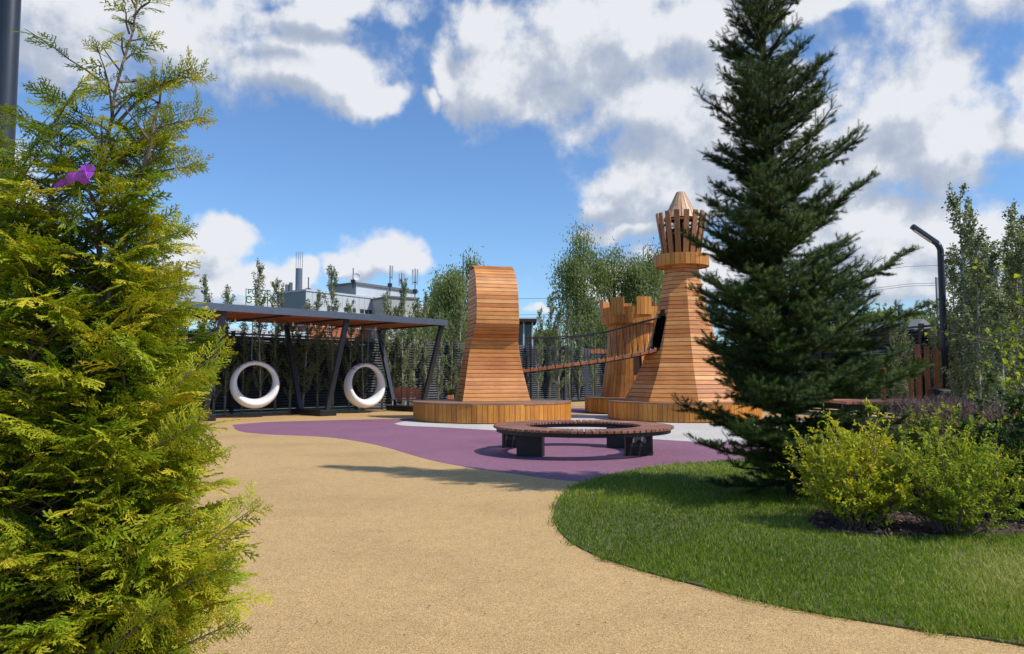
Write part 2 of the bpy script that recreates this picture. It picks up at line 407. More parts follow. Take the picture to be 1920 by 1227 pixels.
LAWN = smooth_line(gp([(2300,1290),(1920,1213),(1700,1180),(1500,1145),(1350,1110),(1200,1070),(1105,1037),(1062,1010),(1043,985),(1040,957),(1055,928),(1095,906),(1170,886),(1250,874),(1330,868)])) + [tuple(G(1500, 850)[:2]), (8.0, 16.0), (13.5, 15.5), (12, 3)]
sheet('lawn_soil', LAWN, .012, 'soil')
BEDL = [(-1.05, -1), (-1.25, 1.5), (-1.6, 3.2), (-2.7, 5.8), (-5.4, 11), (-8.8, 17), (-16, 19), (-14, -1)]
sheet('lawn_soil', BEDL, .012, 'soil')
BED = smooth_line(gp([(1512,982),(1540,998),(1620,1008),(1700,1013),(1800,1011),(1920,1006),(2100,1000)])) + smooth_line(gp([(2100,955),(1920,968),(1800,958),(1660,952),(1550,960),(1512,982)]))[:-1]
sheet('mulch_bed', BED, .020, 'earth')

def inside(poly, x, y):
    poly = np.asarray(poly); r = np.zeros(len(x), bool); j = len(poly) - 1
    for i in range(len(poly)):
        xi, yi = poly[i]; xj, yj = poly[j]
        c = ((yi > y) != (yj > y)) & (x < (xj - xi) * (y - yi) / (yj - yi + 1e-12) + xi)
        r ^= c; j = i
    return r
def pnoise(x, y, seed=0):
    r = np.random.default_rng(seed); o = np.zeros_like(x)
    for k in range(10):
        a = r.uniform(0, 6.28); f = r.uniform(.8, 5); o += np.sin((x * math.cos(a) + y * math.sin(a)) * f + r.uniform(0, 6.28)) / 10 ** .5
    return o
# grass blades
tvb = np.array([(-.5, 0, 0), (.5, 0, 0), (-.36, .12, .5), (.36, .12, .5), (0, .42, .95)], float)
tfb = np.array([(0, 1, 2), (1, 3, 2), (2, 3, 4)])
def lawn(poly, x0, x1, y0, y1, n, bed=None):
    u = RNG.uniform(0, 1, n); y = y0 * (y1 / y0) ** u; x = RNG.uniform(-1, 1, n) * .76 * y
    wv = .022 * np.sin(x * 9 + 2 * np.sin(y * 7)) + .014 * np.sin(y * 31 + x * 17); k = inside(poly, x + .018 + wv + RNG.normal(0, .022, n), y + .02 + wv + RNG.normal(0, .022, n)) & (x > x0) & (x < x1)
    if bed is not None: k &= ~inside(bed, x, y)
    x = x[k]; y = y[k]; m = len(x)
    pn = pnoise(x, y, 3); pos = np.stack([x, y, np.full(m, .008)], 1)
    d = np.stack([RNG.normal(0, .42, m), RNG.normal(0, .42, m), np.ones(m)], 1)
    fr = frames(d, RNG.uniform(0, 6.28, m))
    h = (.036 + .020 * RNG.random(m)) * (1 + .22 * pn) * (1 + (RNG.random(m) > .985) * 1.0); w = .0022 + .00075 * y * RNG.uniform(.5, 1.1, m)
    rnd = .46 + .15 * pn + .16 * np.clip(pnoise(x * .7 + 5, y * .7, 8), -.5, 2) + RNG.normal(0, .18, m) + (RNG.random(m) > .97) * .5
    return scatter(tvb, tfb, pos, fr, np.stack([w, h, h], 1), rnd, .05)
V, F, r_ = merge([lawn(LAWN, -2, 14, 2.7, 15, 430000, BED), lawn(BEDL, -16, 0, 1.2, 17, 60000)])
o = build_np('lawn_grass', V, F, 'grass', None, r_); o['kind'] = 'stuff'; o['label'] = 'short green lawn grass beside the tan path'; o['category'] = 'grass'
# mulch chips
n = 9000; y = RNG.uniform(4.5, 8.5, n); x = RNG.uniform(1.5, 6.5, n); k = inside(BED, x, y); x = x[k]; y = y[k]; n = len(x)
tvc = np.array([(-.5, -.5, 0), (.5, -.4, 0), (.4, .5, .1), (-.5, .4, .1)]); tfc = np.array([(0, 1, 2, 3)])
d = np.stack([RNG.normal(0, .5, n), RNG.normal(0, .5, n), np.ones(n)], 1)
V, F, r_ = scatter(tvc, tfc, np.stack([x, y, .024 + .03 * RNG.random(n)], 1), frames(d, RNG.uniform(0, 6.28, n)), np.stack([RNG.uniform(.02, .06, n), RNG.uniform(.01, .022, n), np.full(n, .02)], 1), RNG.random(n))
o = build_np('bark_mulch', V, F, 'mulch', None, r_); o['kind'] = 'stuff'; o['label'] = 'reddish bark mulch chips under the shrubs'; o['category'] = 'mulch'

n = 420; y = 2.8 * (17 / 2.8) ** RNG.uniform(0, 1, n); x = RNG.uniform(-.45, .75, n) * y; k = ~inside(LAWN, x, y) & ~inside(BEDL, x, y); x = x[k]; y = y[k]; n = len(x)
d = np.stack([RNG.normal(0, .25, n), RNG.normal(0, .25, n), np.ones(n)], 1)
V, F, r_ = scatter(tvc, tfc, np.stack([x, y, np.full(n, .012)], 1), frames(d, RNG.uniform(0, 6.28, n)), np.stack([RNG.uniform(.008, .026, n), RNG.uniform(.004, .010, n), np.full(n, .01)], 1), RNG.random(n))
o = build_np('leaf_litter', V, F, 'mulch', None, r_); o['kind'] = 'stuff'; o['label'] = 'tiny brown crumbs of leaf litter scattered on the path'; o['category'] = 'litter'

# ------------------------------------------------------------------ round platforms
def platform(x, y, Rr, h, label, n, seed=0):
    t = thing('round_platform', label, 'platform', (x, y, 0), seed, 'round wooden platforms')
    mb = MB()
    for i in range(n):
        a0 = 2 * math.pi * (i + .04) / n; a1 = 2 * math.pi * (i + .96) / n
        f = lambda a, r, z: (r * math.cos(a), r * math.sin(a), z)
        mb.hexa([f(a0, Rr - .03, .03), f(a0, Rr, .03), f(a1, Rr, .03), f(a1, Rr - .03, .03), f(a0, Rr - .03, h - .042), f(a0, Rr, h - .042), f(a1, Rr, h - .042), f(a1, Rr - .03, h - .042)])
    mb.build('side_cladding', 'wood_v', t)
    m2 = MB(); m2.lathe([(Rr - .04, .0), (Rr - .04, h - .045), (0.01, h - .045)], 64); m2.build('core', 'wood_core', t)
    m3 = MB(); w = .14; k = int(Rr / w) + 1
    for i in range(-k, k):
        y0 = i * w + .004; y1 = (i + 1) * w - .004; ym = max(abs(y0), abs(y1))
        r2 = Rr + .02
        if ym >= r2: continue
        xa = math.sqrt(r2 * r2 - y0 * y0); xb = math.sqrt(r2 * r2 - y1 * y1)
        m3.hexa([(-xa, y0, h - .04), (xa, y0, h - .04), (xb, y1, h - .04), (-xb, y1, h - .04), (-xa, y0, h), (xa, y0, h), (xb, y1, h), (-xb, y1, h)])
    m3.build('deck', 'wood_top', t)
    return t
HP = .585
platform(-.62, 23.7, 2.48, HP, 'round low wooden platform under the curved wooden sculpture', 100, .1)
platform(5.5, 24.1, 2.41, HP, 'round low wooden platform under the tall pointed tower', 98, .2)
platform(4.75, 28.4, 1.98, HP, 'round low wooden platform under the battlemented tower behind', 82, .3)

# ------------------------------------------------------------------ curved sculpture
def interp(z, tab):
    xs = [p[0] for p in tab]; ys = [p[1] for p in tab]; return float(np.interp(z, xs, ys))
KX, KY, KYAW = -.44, 23.2, R(14)
kt = thing('climbing_sculpture', 'tall planked wooden sculpture with rounded overhanging head and flared foot', 'play sculpture', (KX, KY, 0), KYAW)
TOPZ = 4.95
front = [(HP, .10), (1.0, .22), (1.4, .34), (1.8, .42), (2.15, .44), (2.5, .36), (2.96, .0), (3.3, -.03), (3.7, .0), (4.05, .07), (4.35, .19), (4.6, .34), (4.78, .52), (4.89, .72), (TOPZ, 1.0)]
back = [(HP, 1.50), (1.5, 1.48), (3.0, 1.5), (4.2, 1.48), (4.5, 1.42), (4.72, 1.30), (4.86, 1.16), (TOPZ, 1.0)]
halfw = [(HP, 1.085), (1.0, 1.0), (1.5, .91), (2.04, .825), (2.5, .745), (2.96, .685), (3.5, .675), (4.3, .665), (TOPZ, .65)]
def resample(tab, step):
    p = [Vector((d_, z_)) for z_, d_ in tab]; L = [0]
    for i in range(1, len(p)): L.append(L[-1] + (p[i] - p[i - 1]).length)
    n = round(L[-1] / step); s = np.linspace(0, L[-1], n + 1)
    return [(float(np.interp(q, L, [v.x for v in p])), float(np.interp(q, L, [v.y for v in p]))) for q in s]
def strip_planks(mb, prof, sign):
    g = .008; T = .03
    for (d0_, z0), (d1_, z1) in zip(prof[:-1], prof[1:]):
        a = Vector((d0_, z0)); b_ = Vector((d1_, z1)); t = (b_ - a).normalized(); nrm = Vector((t.y, -t.x)) * sign
        a += t * g; b_ -= t * g; ai = a + nrm * T; bi = b_ + nrm * T; j = random.uniform(-.003, .003)
        w0 = interp(z0, halfw) + j; w1 = interp(z1, halfw) + j
        if sign > 0: mb.hexa([(-w0, a.x, a.y), (w0, a.x, a.y), (w0, ai.x, ai.y), (-w0, ai.x, ai.y), (-w1, b_.x, b_.y), (w1, b_.x, b_.y), (w1, bi.x, bi.y), (-w1, bi.x, bi.y)])
        else: mb.hexa([(w0, a.x, a.y), (-w0, a.x, a.y), (-w0, ai.x, ai.y), (w0, ai.x, ai.y), (w1, b_.x, b_.y), (-w1, b_.x, b_.y), (-w1, bi.x, bi.y), (w1, bi.x, bi.y)])
mb = MB(); strip_planks(mb, resample(front, .128), 1); mb.build('front_cladding', 'wood_h', kt)
mb = MB(); strip_planks(mb, resample(back, .128), -1); mb.build('back_cladding', 'wood_h', kt)
zl = np.arange(HP, TOPZ - .1, .128)
for s_ in (-1, 1):
    mb = MB()
    for z0, z1 in zip(zl[:-1], zl[1:]):
        z0 += .008; z1 -= .008; x0 = s_ * interp(z0, halfw); x1 = s_ * interp(z1, halfw); i0 = x0 - s_ * .03; i1 = x1 - s_ * .03
        f0 = interp(z0, front) + .035; f1 = interp(z1, front) + .035; b0 = interp(z0, back) - .035; b1 = interp(z1, back) - .035
        q = [(x0, f0, z0), (i0, f0, z0), (i0, b0, z0), (x0, b0, z0), (x1, f1, z1), (i1, f1, z1), (i1, b1, z1), (x1, b1, z1)]
        if s_ > 0: q = [q[i] for i in (1, 0, 3, 2, 5, 4, 7, 6)]
        mb.hexa(q)
    mb.build('side_cladding', 'wood_h', kt)
mb = MB()
zz = sorted(set([z for z, _ in front] + [z for z, _ in back])); zz = [z for z in zz if z < TOPZ - .02]
for z0, z1 in zip(zz[:-1], zz[1:]):
    q = []
    for z in (z0, z1):
        w = interp(z, halfw) - .033; f_ = interp(z, front) + .04; b_ = interp(z, back) - .04
        q += [(-w, f_, z), (w, f_, z), (w, b_, z), (-w, b_, z)]
    mb.hexa(q)
mb.build('core', 'wood_core', kt)

# ------------------------------------------------------------------ tall pointed tower
TX, TY = 5.52, 24.1
tt = thing('castle_tower', 'tall octagonal planked tower with slatted crown and pointed roof', 'play tower', (TX, TY, 0))
rad = [(HP, 1.94), (.9, 1.76), (1.25, 1.57), (1.63, 1.38), (2.27, 1.15), (2.8, 1.0), (3.29, .87), (3.8, .75), (4.32, .64), (4.87, .55)]
mb = MB(); z = HP; cz = .132; doorf = 5
def vtx(k, r, zz_): a = R(-90 + 45 * k); return (r * math.cos(a), r * math.sin(a), zz_)
def lerp3(p, q, t): return tuple(p[i] + (q[i] - p[i]) * t for i in range(3))
while z < 4.86:
    z0 = z + .008; z1 = z + cz - .008; r0 = interp(z0, rad); r1 = interp(z1, rad)
    for k in range(8):
        segs = [(0, 1)]
        if k == 6 and 2.12 < z + .06 < 3.42:   # facet turned left towards the bridge
            hw = .30 if z < 3.05 else .30 * math.sqrt(max(0, 1 - ((z - 3.0) / .42) ** 2)); L_ = 2 * r0 * math.sin(R(22.5)); q = hw / L_
            segs = [(0, .5 - q), (.5 + q, 1)] if q > .03 else segs
        for (ta, tb) in segs:
            o0, o1 = vtx(k, r0, z0), vtx(k + 1, r0, z0); p0, p1 = vtx(k, r1, z1), vtx(k + 1, r1, z1)
            io0, io1 = vtx(k, r0 - .035, z0), vtx(k + 1, r0 - .035, z0); ip0, ip1 = vtx(k, r1 - .035, z1), vtx(k + 1, r1 - .035, z1)
            mb.hexa([lerp3(o0, o1, ta), lerp3(o0, o1, tb), lerp3(io0, io1, tb), lerp3(io0, io1, ta), lerp3(p0, p1, ta), lerp3(p0, p1, tb), lerp3(ip0, ip1, tb), lerp3(ip0, ip1, ta)])
    z += cz
mb.build('body', 'wood_h', tt)
mb = MB()
for (z0, r0), (z1, r1) in zip(rad[:-1], rad[1:]):
    for k in range(8):
        if k == 6 and z0 > 2.0 and z1 < 3.4: continue
        mb.add([vtx(k, r0 - .045, z0), vtx(k + 1, r0 - .045, z0), vtx(k + 1, r1 - .045, z1), vtx(k, r1 - .045, z1)], [(0, 1, 2, 3)])
mb.build('core', 'wood_core', tt)
mb = MB(); mb.lathe([(.01, 2.1), (1.05, 2.1), (1.05, 2.14), (.01, 2.14)], 16); mb.build('inner_floor', 'wood_top', tt)
# collar
n = 34; mb = MB()
for i in range(n):
    a0 = 2 * math.pi * (i + .04) / n; a1 = 2 * math.pi * (i + .96) / n; f = lambda a, r, z: (r * math.cos(a), r * math.sin(a), z)
    z0, z1 = 4.90, 5.26
    mb.hexa([f(a0, .83, z0), f(a0, .87, z0), f(a1, .87, z0), f(a1, .83, z0), f(a0, .83, z1), f(a0, .87, z1), f(a1, .87, z1), f(a1, .83, z1)])
mb.build('collar', 'wood_v', tt)
mb = MB(); mb.lathe([(.02, 4.93), (.83, 4.93), (.83, 5.2), (.02, 5.2)], 32); mb.build('collar_floor', 'wood_v', tt)
ns = 16; ztop = P(1280, 402, TY).z
for i in range(ns):
    a = R(-90) + 2 * math.pi * (i + .0) / ns; ca, sa = math.cos(a), math.sin(a)
    m_ = MB(); up = (-sa, ca, 0)
    m_.beam((.57 * ca, .57 * sa, 5.20), (.79 * ca, .79 * sa, ztop + random.uniform(-.02, .02)), .05, .17, up); m_.build('crown_slat', 'wood_s', tt, bevel=.004)
for zr, rr in ((5.9, .61), (6.35, .69)):
    mb = MB(); mb.lathe([(rr - .06, zr), (rr - .02, zr), (rr - .02, zr + .06), (rr - .06, zr + .06), (rr - .06, zr)], 30); mb.build('crown_ring', 'wood_s', tt)
zc0 = P(1280, 412, TY).z; zc1 = P(1280, 361, TY).z; mb = MB(); nc = 18
for i in range(nc):
    a = 2 * math.pi * (i + .5) / nc; w0 = .56 * math.tan(math.pi / nc) * .84; w1 = .16 * math.tan(math.pi / nc) * .80
    ca, sa = math.cos(a), math.sin(a); q = []
    for (r_0, w, z_) in ((.56, w0, zc0), (.14, w1, zc1)):
        for rr in (r_0, r_0 - .03):
            q.append([(rr * ca + w * sa, rr * sa - w * ca, z_), (rr * ca - w * sa, rr * sa + w * ca, z_)])
    mb.hexa([q[0][0], q[0][1], q[1][1], q[1][0], q[2][0], q[2][1], q[3][1], q[3][0]])
mb.build('roof', 'wood_c', tt)
mb = MB(); mb.lathe([(.52, zc0), (.09, zc1 - .02)], 24); mb.build('roof_shade_cone', 'wood_core', tt)  # added dark cone, paints the shade seen between the roof slats
mb = MB(); mb.lathe([(.48, 5.2), (.50, 6.1)], 24); mb.build('crown_shade_drum', 'wood_core', tt)  # added dark drum standing in for shade inside the crown
mb = MB(); mb.lathe([(.12, zc1 - .03), (.12, zc1 - .005), (.01, zc1 - .005)], 16); mb.build('roof_cap', 'wood_c', tt)
mb = MB(); mb.tube([(0, 0, 4.9), (0, 0, zc1 - .05)], .05, 8); mb.build('centre_pole', 'wood_core', tt)

# ------------------------------------------------------------------ battlemented tower
bt = thing('castle_tower', 'shorter round tower with square battlements behind the tall tower', 'play tower', (4.68, 28.5, 0))
BR = [(HP, 1.30), (1.4, 1.16), (2.2, 1.06), (2.9, 1.0), (3.45, .99)]
n = 46; mb = MB()
for (z0, r0), (z1, r1) in zip(BR[:-1], BR[1:]):
    for i in range(n):
        am = 2 * math.pi * (i + .5) / n
        da = (am - R(-92) + math.pi) % (2 * math.pi) - math.pi
        if abs(da) < .17 and z0 >= 1.3 and z1 <= 2.25: continue
        a0 = 2 * math.pi * (i + .04) / n; a1 = 2 * math.pi * (i + .96) / n; f = lambda a, r, z: (r * math.cos(a), r * math.sin(a), z)
        mb.hexa([f(a0, r0 - .03, z0), f(a0, r0, z0), f(a1, r0, z0), f(a1, r0 - .03, z0), f(a0, r1 - .03, z1), f(a0, r1, z1), f(a1, r1, z1), f(a1, r1 - .03, z1)])
mb.build('body', 'wood_v', bt)
mb = MB(); mb.lathe([(1.25, HP), (1.11, 1.4), (1.0, 2.2), (.95, 2.9), (.94, 3.4)], 32); mb.build('core', 'wood_core', bt)
zb0 = P(1190, 605, 27.2).z; zb1 = P(1190, 574, 27.2).z; zb2 = P(1190, 556, 27.2).z
n = 56; mb = MB()
for i in range(n):
    a0 = 2 * math.pi * (i + .04) / n; a1 = 2 * math.pi * (i + .96) / n; f = lambda a, r, z: (r * math.cos(a), r * math.sin(a), z)
    mb.hexa([f(a0, 1.21, zb0), f(a0, 1.25, zb0), f(a1, 1.25, zb0), f(a1, 1.21, zb0), f(a0, 1.26, zb1), f(a0, 1.30, zb1), f(a1, 1.30, zb1), f(a1, 1.26, zb1)])
mb.build('parapet', 'wood_v', bt)
mb = MB(); mb.lathe([(.9, zb0 + .02), (1.21, zb0 + .02), (1.21, zb0 + .06), (.02, zb0 + .06)], 32); mb.build('parapet_floor', 'wood_v', bt)
for j in range(8):
    am = R(-90 + 7 + 45 * j); m_ = MB()
    for i in range(4):
        a0 = am + R(-12.4 + 6.2 * i + .25); a1 = am + R(-12.4 + 6.2 * (i + 1) - .25)
        m_.hexa([f(a0, 1.262, zb1 - .3), f(a0, 1.312, zb1 - .3), f(a1, 1.312, zb1 - .3), f(a1, 1.262, zb1 - .3), f(a0, 1.28, zb2), f(a0, 1.32, zb2), f(a1, 1.32, zb2), f(a1, 1.28, zb2)])
    m_.build('merlon', 'wood_v', bt)

# ------------------------------------------------------------------ rope bridge
bg_ = thing('rope_bridge', 'sagging plank rope bridge between the curved sculpture and the tall tower', 'rope bridge', (.35, 24.35, 0))
def bp(px, py, D): v = P(px, py, D); return v
deckpts = [(978, 696.5, 24.4), (1030, 690, 24.3), (1070, 684.5, 24.25), (1134, 676, 24.1), (1177, 668.5, 24.0), (1200, 664, 23.9), (1228, 657, 23.85)]
railpts = [(985, 634, 24.4), (1030, 633.5, 24.3), (1080, 632, 24.2), (1140, 622, 24.1), (1200, 605, 23.9), (1234, 597, 23.85)]
def sampler(tab):
    pts = [bp(*t) for t in tab]; xs = [p.x for p in pts]
    return lambda x: Vector((x, float(np.interp(x, xs, [p.y for p in pts])), float(np.interp(x, xs, [p.z for p in pts]))))
dk = sampler(deckpts); rl = sampler(railpts); off = Vector(bg_.location)
x0, x1 = dk(0).x, bp(*deckpts[-1]).x; x0 = .32; npk = 16; hw = .42
for i in range(npk):
    xa = x0 + (x1 - x0) * (i + .05) / npk; xb = x0 + (x1 - x0) * (i + .93) / npk
    a = dk(xa) - off; b_ = dk(xb) - off; m_ = MB(); tilt = random.uniform(-.012, .012)
    m_.hexa([(a.x, a.y - hw, a.z - .05 + tilt), (b_.x, b_.y - hw, b_.z - .05 - tilt), (b_.x, b_.y + hw, b_.z - .05 - tilt), (a.x, a.y + hw, a.z - .05 + tilt), (a.x, a.y - hw, a.z + .05 + tilt), (b_.x, b_.y - hw, b_.z + .05 - tilt), (b_.x, b_.y + hw, b_.z + .05 - tilt), (a.x, a.y + hw, a.z + .05 + tilt)])
    pl = m_.build('plank', 'wood_post', bg_, bevel=.008)
    for q in (xa + .05, xb - .05):
        m_ = MB(); c_ = dk(q) - off; m_.tube([(c_.x, c_.y - hw + .05, c_.z + .04), (c_.x, c_.y - hw + .05, c_.z + .095)], .016, 6); m_.build('bolt', 'bolt', pl)
for s_ in (-1, 1):
    m_ = MB(); m_.tube([rl(x) - off + Vector((0, s_ * (hw + .02), 0)) for x in np.linspace(x0 + .1, x1 + .1, 30)], .018, 6); m_.build('handrail', 'rope', bg_)
    m_ = MB(); m_.tube([dk(x) - off + Vector((0, s_ * (hw - .06), -.07)) for x in np.linspace(x0, x1, 24)], .014, 6); m_.build('deck_cable', 'rope', bg_)
    for i in range(20):
        x = x0 + .2 + (x1 - x0 - .3) * i / 19; lean = random.uniform(-.03, .03) + (.05 * s_ if x > 3 else 0)
        m_ = MB(); a = dk(x + lean) - off; b_ = rl(x) - off
        m_.tube([(a.x, a.y + s_ * (hw - .03), a.z - .08), (a.x, a.y + s_ * hw, a.z + .1), (b_.x, b_.y + s_ * (hw + .02), b_.z)], .011, 5); m_.build('hanger_rope', 'rope', bg_)

# ------------------------------------------------------------------ round bench
BX, BY = 1.27, 13.5
rb = thing('round_bench', 'ring shaped bench of brown radial slats on four black panel legs', 'bench', (BX, BY, 0))
RO, RI, BH = 1.60, 1.03, .485; ns = 84; mb = MB()
for i in range(ns):
    a = 2 * math.pi * (i + .5) / ns; wo_ = RO * math.pi / ns * .80; wi = RI * math.pi / ns * .74; ca, sa = math.cos(a), math.sin(a)
    ro = RO + random.uniform(-.004, .004); q = []
    for z in (BH - .042, BH): q += [(RI * ca + wi * sa, RI * sa - wi * ca, z), (ro * ca + wo_ * sa, ro * sa - wo_ * ca, z), (ro * ca - wo_ * sa, ro * sa + wo_ * ca, z), (RI * ca - wi * sa, RI * sa + wi * ca, z)]
    mb.hexa(q)
mb.build('seat', 'wood_bench', rb, bevel=.004)
for r0, r1, nm in ((1.50, 1.55, 'outer_ring'), (1.07, 1.12, 'inner_ring')):
    mb = MB(); mb.lathe([(r0, .375), (r1, .375), (r1, BH - .045), (r0, BH - .045), (r0, .375)], 72); mb.build(nm, 'black', rb)
def text_mesh(txt, size, mat, parent, M4, mirror=False, ext=.001):
    cu = bpy.data.curves.new('lettering', 'FONT'); cu.body = txt; cu.size = size; cu.extrude = ext; cu.offset = size * .022; cu.align_x = 'CENTER'
    ob = bpy.data.objects.new('lettering', cu); C.objects.link(ob); dg = bpy.context.evaluated_depsgraph_get(); dg.update()
    me = bpy.data.meshes.new_from_object(ob.evaluated_get(dg)); bpy.data.objects.remove(ob)
    if mirror: me.transform(Matrix.Scale(-1, 4, (1, 0, 0))); me.flip_normals()
    me.materials.clear(); me.materials.append(MT[mat]); o = bpy.data.objects.new('lettering', me); C.objects.link(o); o.parent = parent; o.matrix_local = M4; return o
MT['logo'] = plain('pale logo paint', (.33, .33, .34), .6, 0, .05, 10, 0)
MT['logo_d'] = plain('faint lettering', (.07, .07, .075), .5, 0, .05, 10, 0)
legs = [((992, 857), .44, .24, R(-14)), ((1199, 855.5), .47, .10, R(4)), ((963, 840), .40, .16, R(10)), ((1154, 841), .34, .30, R(-20))]
for i, ((px, py), w, d_, rz) in enumerate(legs):
    g = G(px, py); lx, ly = g.x - BX, g.y - BY
    m_ = MB(); m_.box(-w / 2, w / 2, 0, d_, 0, .40)
    lg = m_.build('leg', 'black', rb, bevel=.004); lg.location = (lx, ly, 0); lg.rotation_euler = (0, 0, rz)
    if i in (1, 2):
        dull = i == 2; base = Matrix.Translation((0, -.004, 0)) @ Matrix.Rotation(R(90), 4, 'X')
        text_mesh('CORNER', .082, 'logo_d' if dull else 'logo_d', lg, Matrix.Translation((0, -.004, .155)) @ Matrix.Rotation(R(90), 4, 'X'), True)
        m_ = MB(); m_.box(-.09, .06, -.004, -.001, .130, .134)
        if not dull:
            m_.build('underline', 'logo_d', lg); m_ = MB()
            for k in range(15):
                xx = -.11 + .22 * k / 14; zt = .365 - abs(xx) * .62; th = .075
                zb = zt - th if abs(xx) < .055 else .225
                m_.box(xx - .0055, xx + .0055, -.004, -.001, zb, zt)
            for (xa, za, xb, zb) in ((-.113, .295, 0, .368), (0, .368, .113, .295), (-.055, .255, 0, .290), (0, .290, .055, .255)):
                m_.beam((xa, -.0035, za), (xb, -.0035, zb), .003, .008)
            m_.build('emblem', 'logo', lg)

# ------------------------------------------------------------------ pergola with ring swings
U = Vector((2.95, 3.1, 0)); Wv = Vector((-3.0, 2.9, 0)); F2 = Vector((-5.5, 25.0, 0))   # frame spacing, frame depth, front top of middle frame
PZ = 3.27; un = U.normalized(); wn_ = Wv.normalized()
pg = thing('pergola', 'long dark steel pergola with brown slatted roof on slanting posts', 'pergola', (F2.x, F2.y, 0))
def pl_(a, b_, z): return un * a + wn_ * b_ + Vector((0, 0, z))
UL = U.length; WL = Wv.length; a_min, a_max = -1.52 * UL, 1.03 * UL
for nm, b0 in (('front_beam', 0), ('back_beam', WL)):
    m_ = MB(); m_.beam(pl_(a_min, b0, PZ + (.11 if b0 == 0 else .16)), pl_(a_max, b0, PZ + (.11 if b0 == 0 else .16)), .10, .22 if b0 == 0 else .12); m_.build(nm, 'steel_l' if b0 == 0 else 'steel', pg, bevel=.005)
for a in (a_min, a_max):
    m_ = MB(); m_.beam(pl_(a, .055, PZ + .13), pl_(a, WL - .055, PZ + .13), .10, .17); m_.build('end_beam', 'steel_l', pg)
for a in (-UL, -UL / 2, 0, UL / 2, UL * .97):
    m_ = MB(); m_.beam(pl_(a, .06, PZ + .015), pl_(a, WL - .06, PZ + .015), .08, .05); m_.build('cross_beam', 'steel', pg)
m_ = MB(); b = .06
while b < WL - .16:
    aa = a_min + .06
    m_.hexa([pl_(aa, b, PZ + .045), pl_(a_max - .06, b, PZ + .045), pl_(a_max - .06, b + .085, PZ + .045), pl_(aa, b + .085, PZ + .045), pl_(aa, b, PZ + .085), pl_(a_max - .06, b, PZ + .085), pl_(a_max - .06, b + .085, PZ + .085), pl_(aa, b + .085, PZ + .085)])
    b += .103
m_.build('roof_slats', 'wood_roof', pg)
for k in (-1, 0, 1):
    a = UL * k * (.985 if k > 0 else 1)
    bc = WL / 2
    m_ = MB(); m_.hexa([pl_(a - .32, bc - .98, .0), pl_(a + .32, bc - .98, .0), pl_(a + .32, bc + .98, .0), pl_(a - .32, bc + .98, .0), pl_(a - .32, bc - .98, .2), pl_(a + .32, bc - .98, .2), pl_(a + .32, bc + .98, .2), pl_(a - .32, bc + .98, .2)])
    m_.build('base_box', 'black', pg, bevel=.01)
    for (bt0, bt1) in ((bc - .88, .08), (bc + .88, WL - .08)):
        m_ = MB(); m_.beam(pl_(a, bt0, .18), pl_(a, bt1, PZ), .12, .17, (un.x, un.y, 0)); m_.build('post', 'steel', pg, bevel=.006)
        s_ = 1 if bt1 < 1 else -1
        m_ = MB(); m_.hexa([pl_(a - .05, bt1, PZ - .16), pl_(a + .05, bt1, PZ - .16), pl_(a + .05, bt1 + .2 * s_, PZ), pl_(a - .05, bt1 + .2 * s_, PZ), pl_(a - .05, bt1, PZ), pl_(a + .05, bt1, PZ), pl_(a + .05, bt1 + .21 * s_, PZ + .01), pl_(a - .05, bt1 + .21 * s_, PZ + .01)]); m_.build('bracket', 'steel', pg)
# string lights
sl = thing('string_lights', 'strings of small white bulbs under the pergola roof', 'string lights', (F2.x, F2.y, 0))
for b0 in (WL * .42, WL * .93):
    na = 15; pts = []
    for i in range(na * 4 + 1):
        a = a_min + .3 + (a_max - a_min - .6) * i / (na * 4); pts.append(pl_(a, b0, PZ - .03 - .07 * abs(math.sin(math.pi * i / 4))))
    m_ = MB(); m_.tube(pts, .006, 4); m_.build('cord', 'rope', sl)
    for i in range(na * 4):
        if i % 4 == 2:
            p = pts[i]; m_ = MB(); m_.lathe([(.004, .05), (.014, .04), (.018, .02), (.038, -.02), (.042, -.05), (.030, -.08), (.004, -.09)], 8); o = m_.build('bulb', 'bulb', sl, True); o.location = p
# ring swings
def ring_swing(x, y, zc, Rr, rz, label):
    t = thing('ring_swing', label, 'swing', (x, y, zc), rz, 'ring swings under the pergola')
    n, m = 56, 18; vs = []; fs = []
    for i in range(n):
        a = 2 * math.pi * i / n; low = (1 - math.sin(a)) / 2        # 0 at top, 1 at bottom
        tr = .066 + .078 * low ** 1.2; td = .15 + .17 * low ** 1.2; cr0 = Rr - tr
        for j in range(m):
            b_ = 2 * math.pi * j / m; rr = cr0 + tr * math.cos(b_) * (1 if math.cos(b_) > 0 else 1.25)
            dd = td * math.sin(b_)
            vs.append((rr * math.cos(a), dd, rr * math.sin(a)))
    for i in range(n):
        for j in range(m):
            i2 = (i + 1) % n; j2 = (j + 1) % m; fs.append((i * m + j, i2 * m + j, i2 * m + j2, i * m + j2))
    mb = MB(); mb.add(vs, fs); mb.build('ring', 'white', t, True)
    top = PZ + .0 - zc
    for s_ in (-1, 1):
        m_ = MB(); m_.tube([(s_ * .12, 0, Rr - .03), (s_ * .12, 0, top)], .015, 6); m_.build('chain', 'chain', t)
    for k in range(6):
        m_ = MB(); a = R(90 + (k - 2.5) * 17); m_.tube([((Rr - .01) * math.cos(a), -.2, (Rr - .01) * math.sin(a) - .02), ((Rr + .012) * math.cos(a), 0, (Rr + .012) * math.sin(a)), ((Rr - .01) * math.cos(a), .2, (Rr - .01) * math.sin(a) - .02)], .010, 5); m_.build('strap', 'chain', t)
    return t
c1 = F2 - U * .5 + Wv * .5; c2 = F2 + U * .5 + Wv * .5
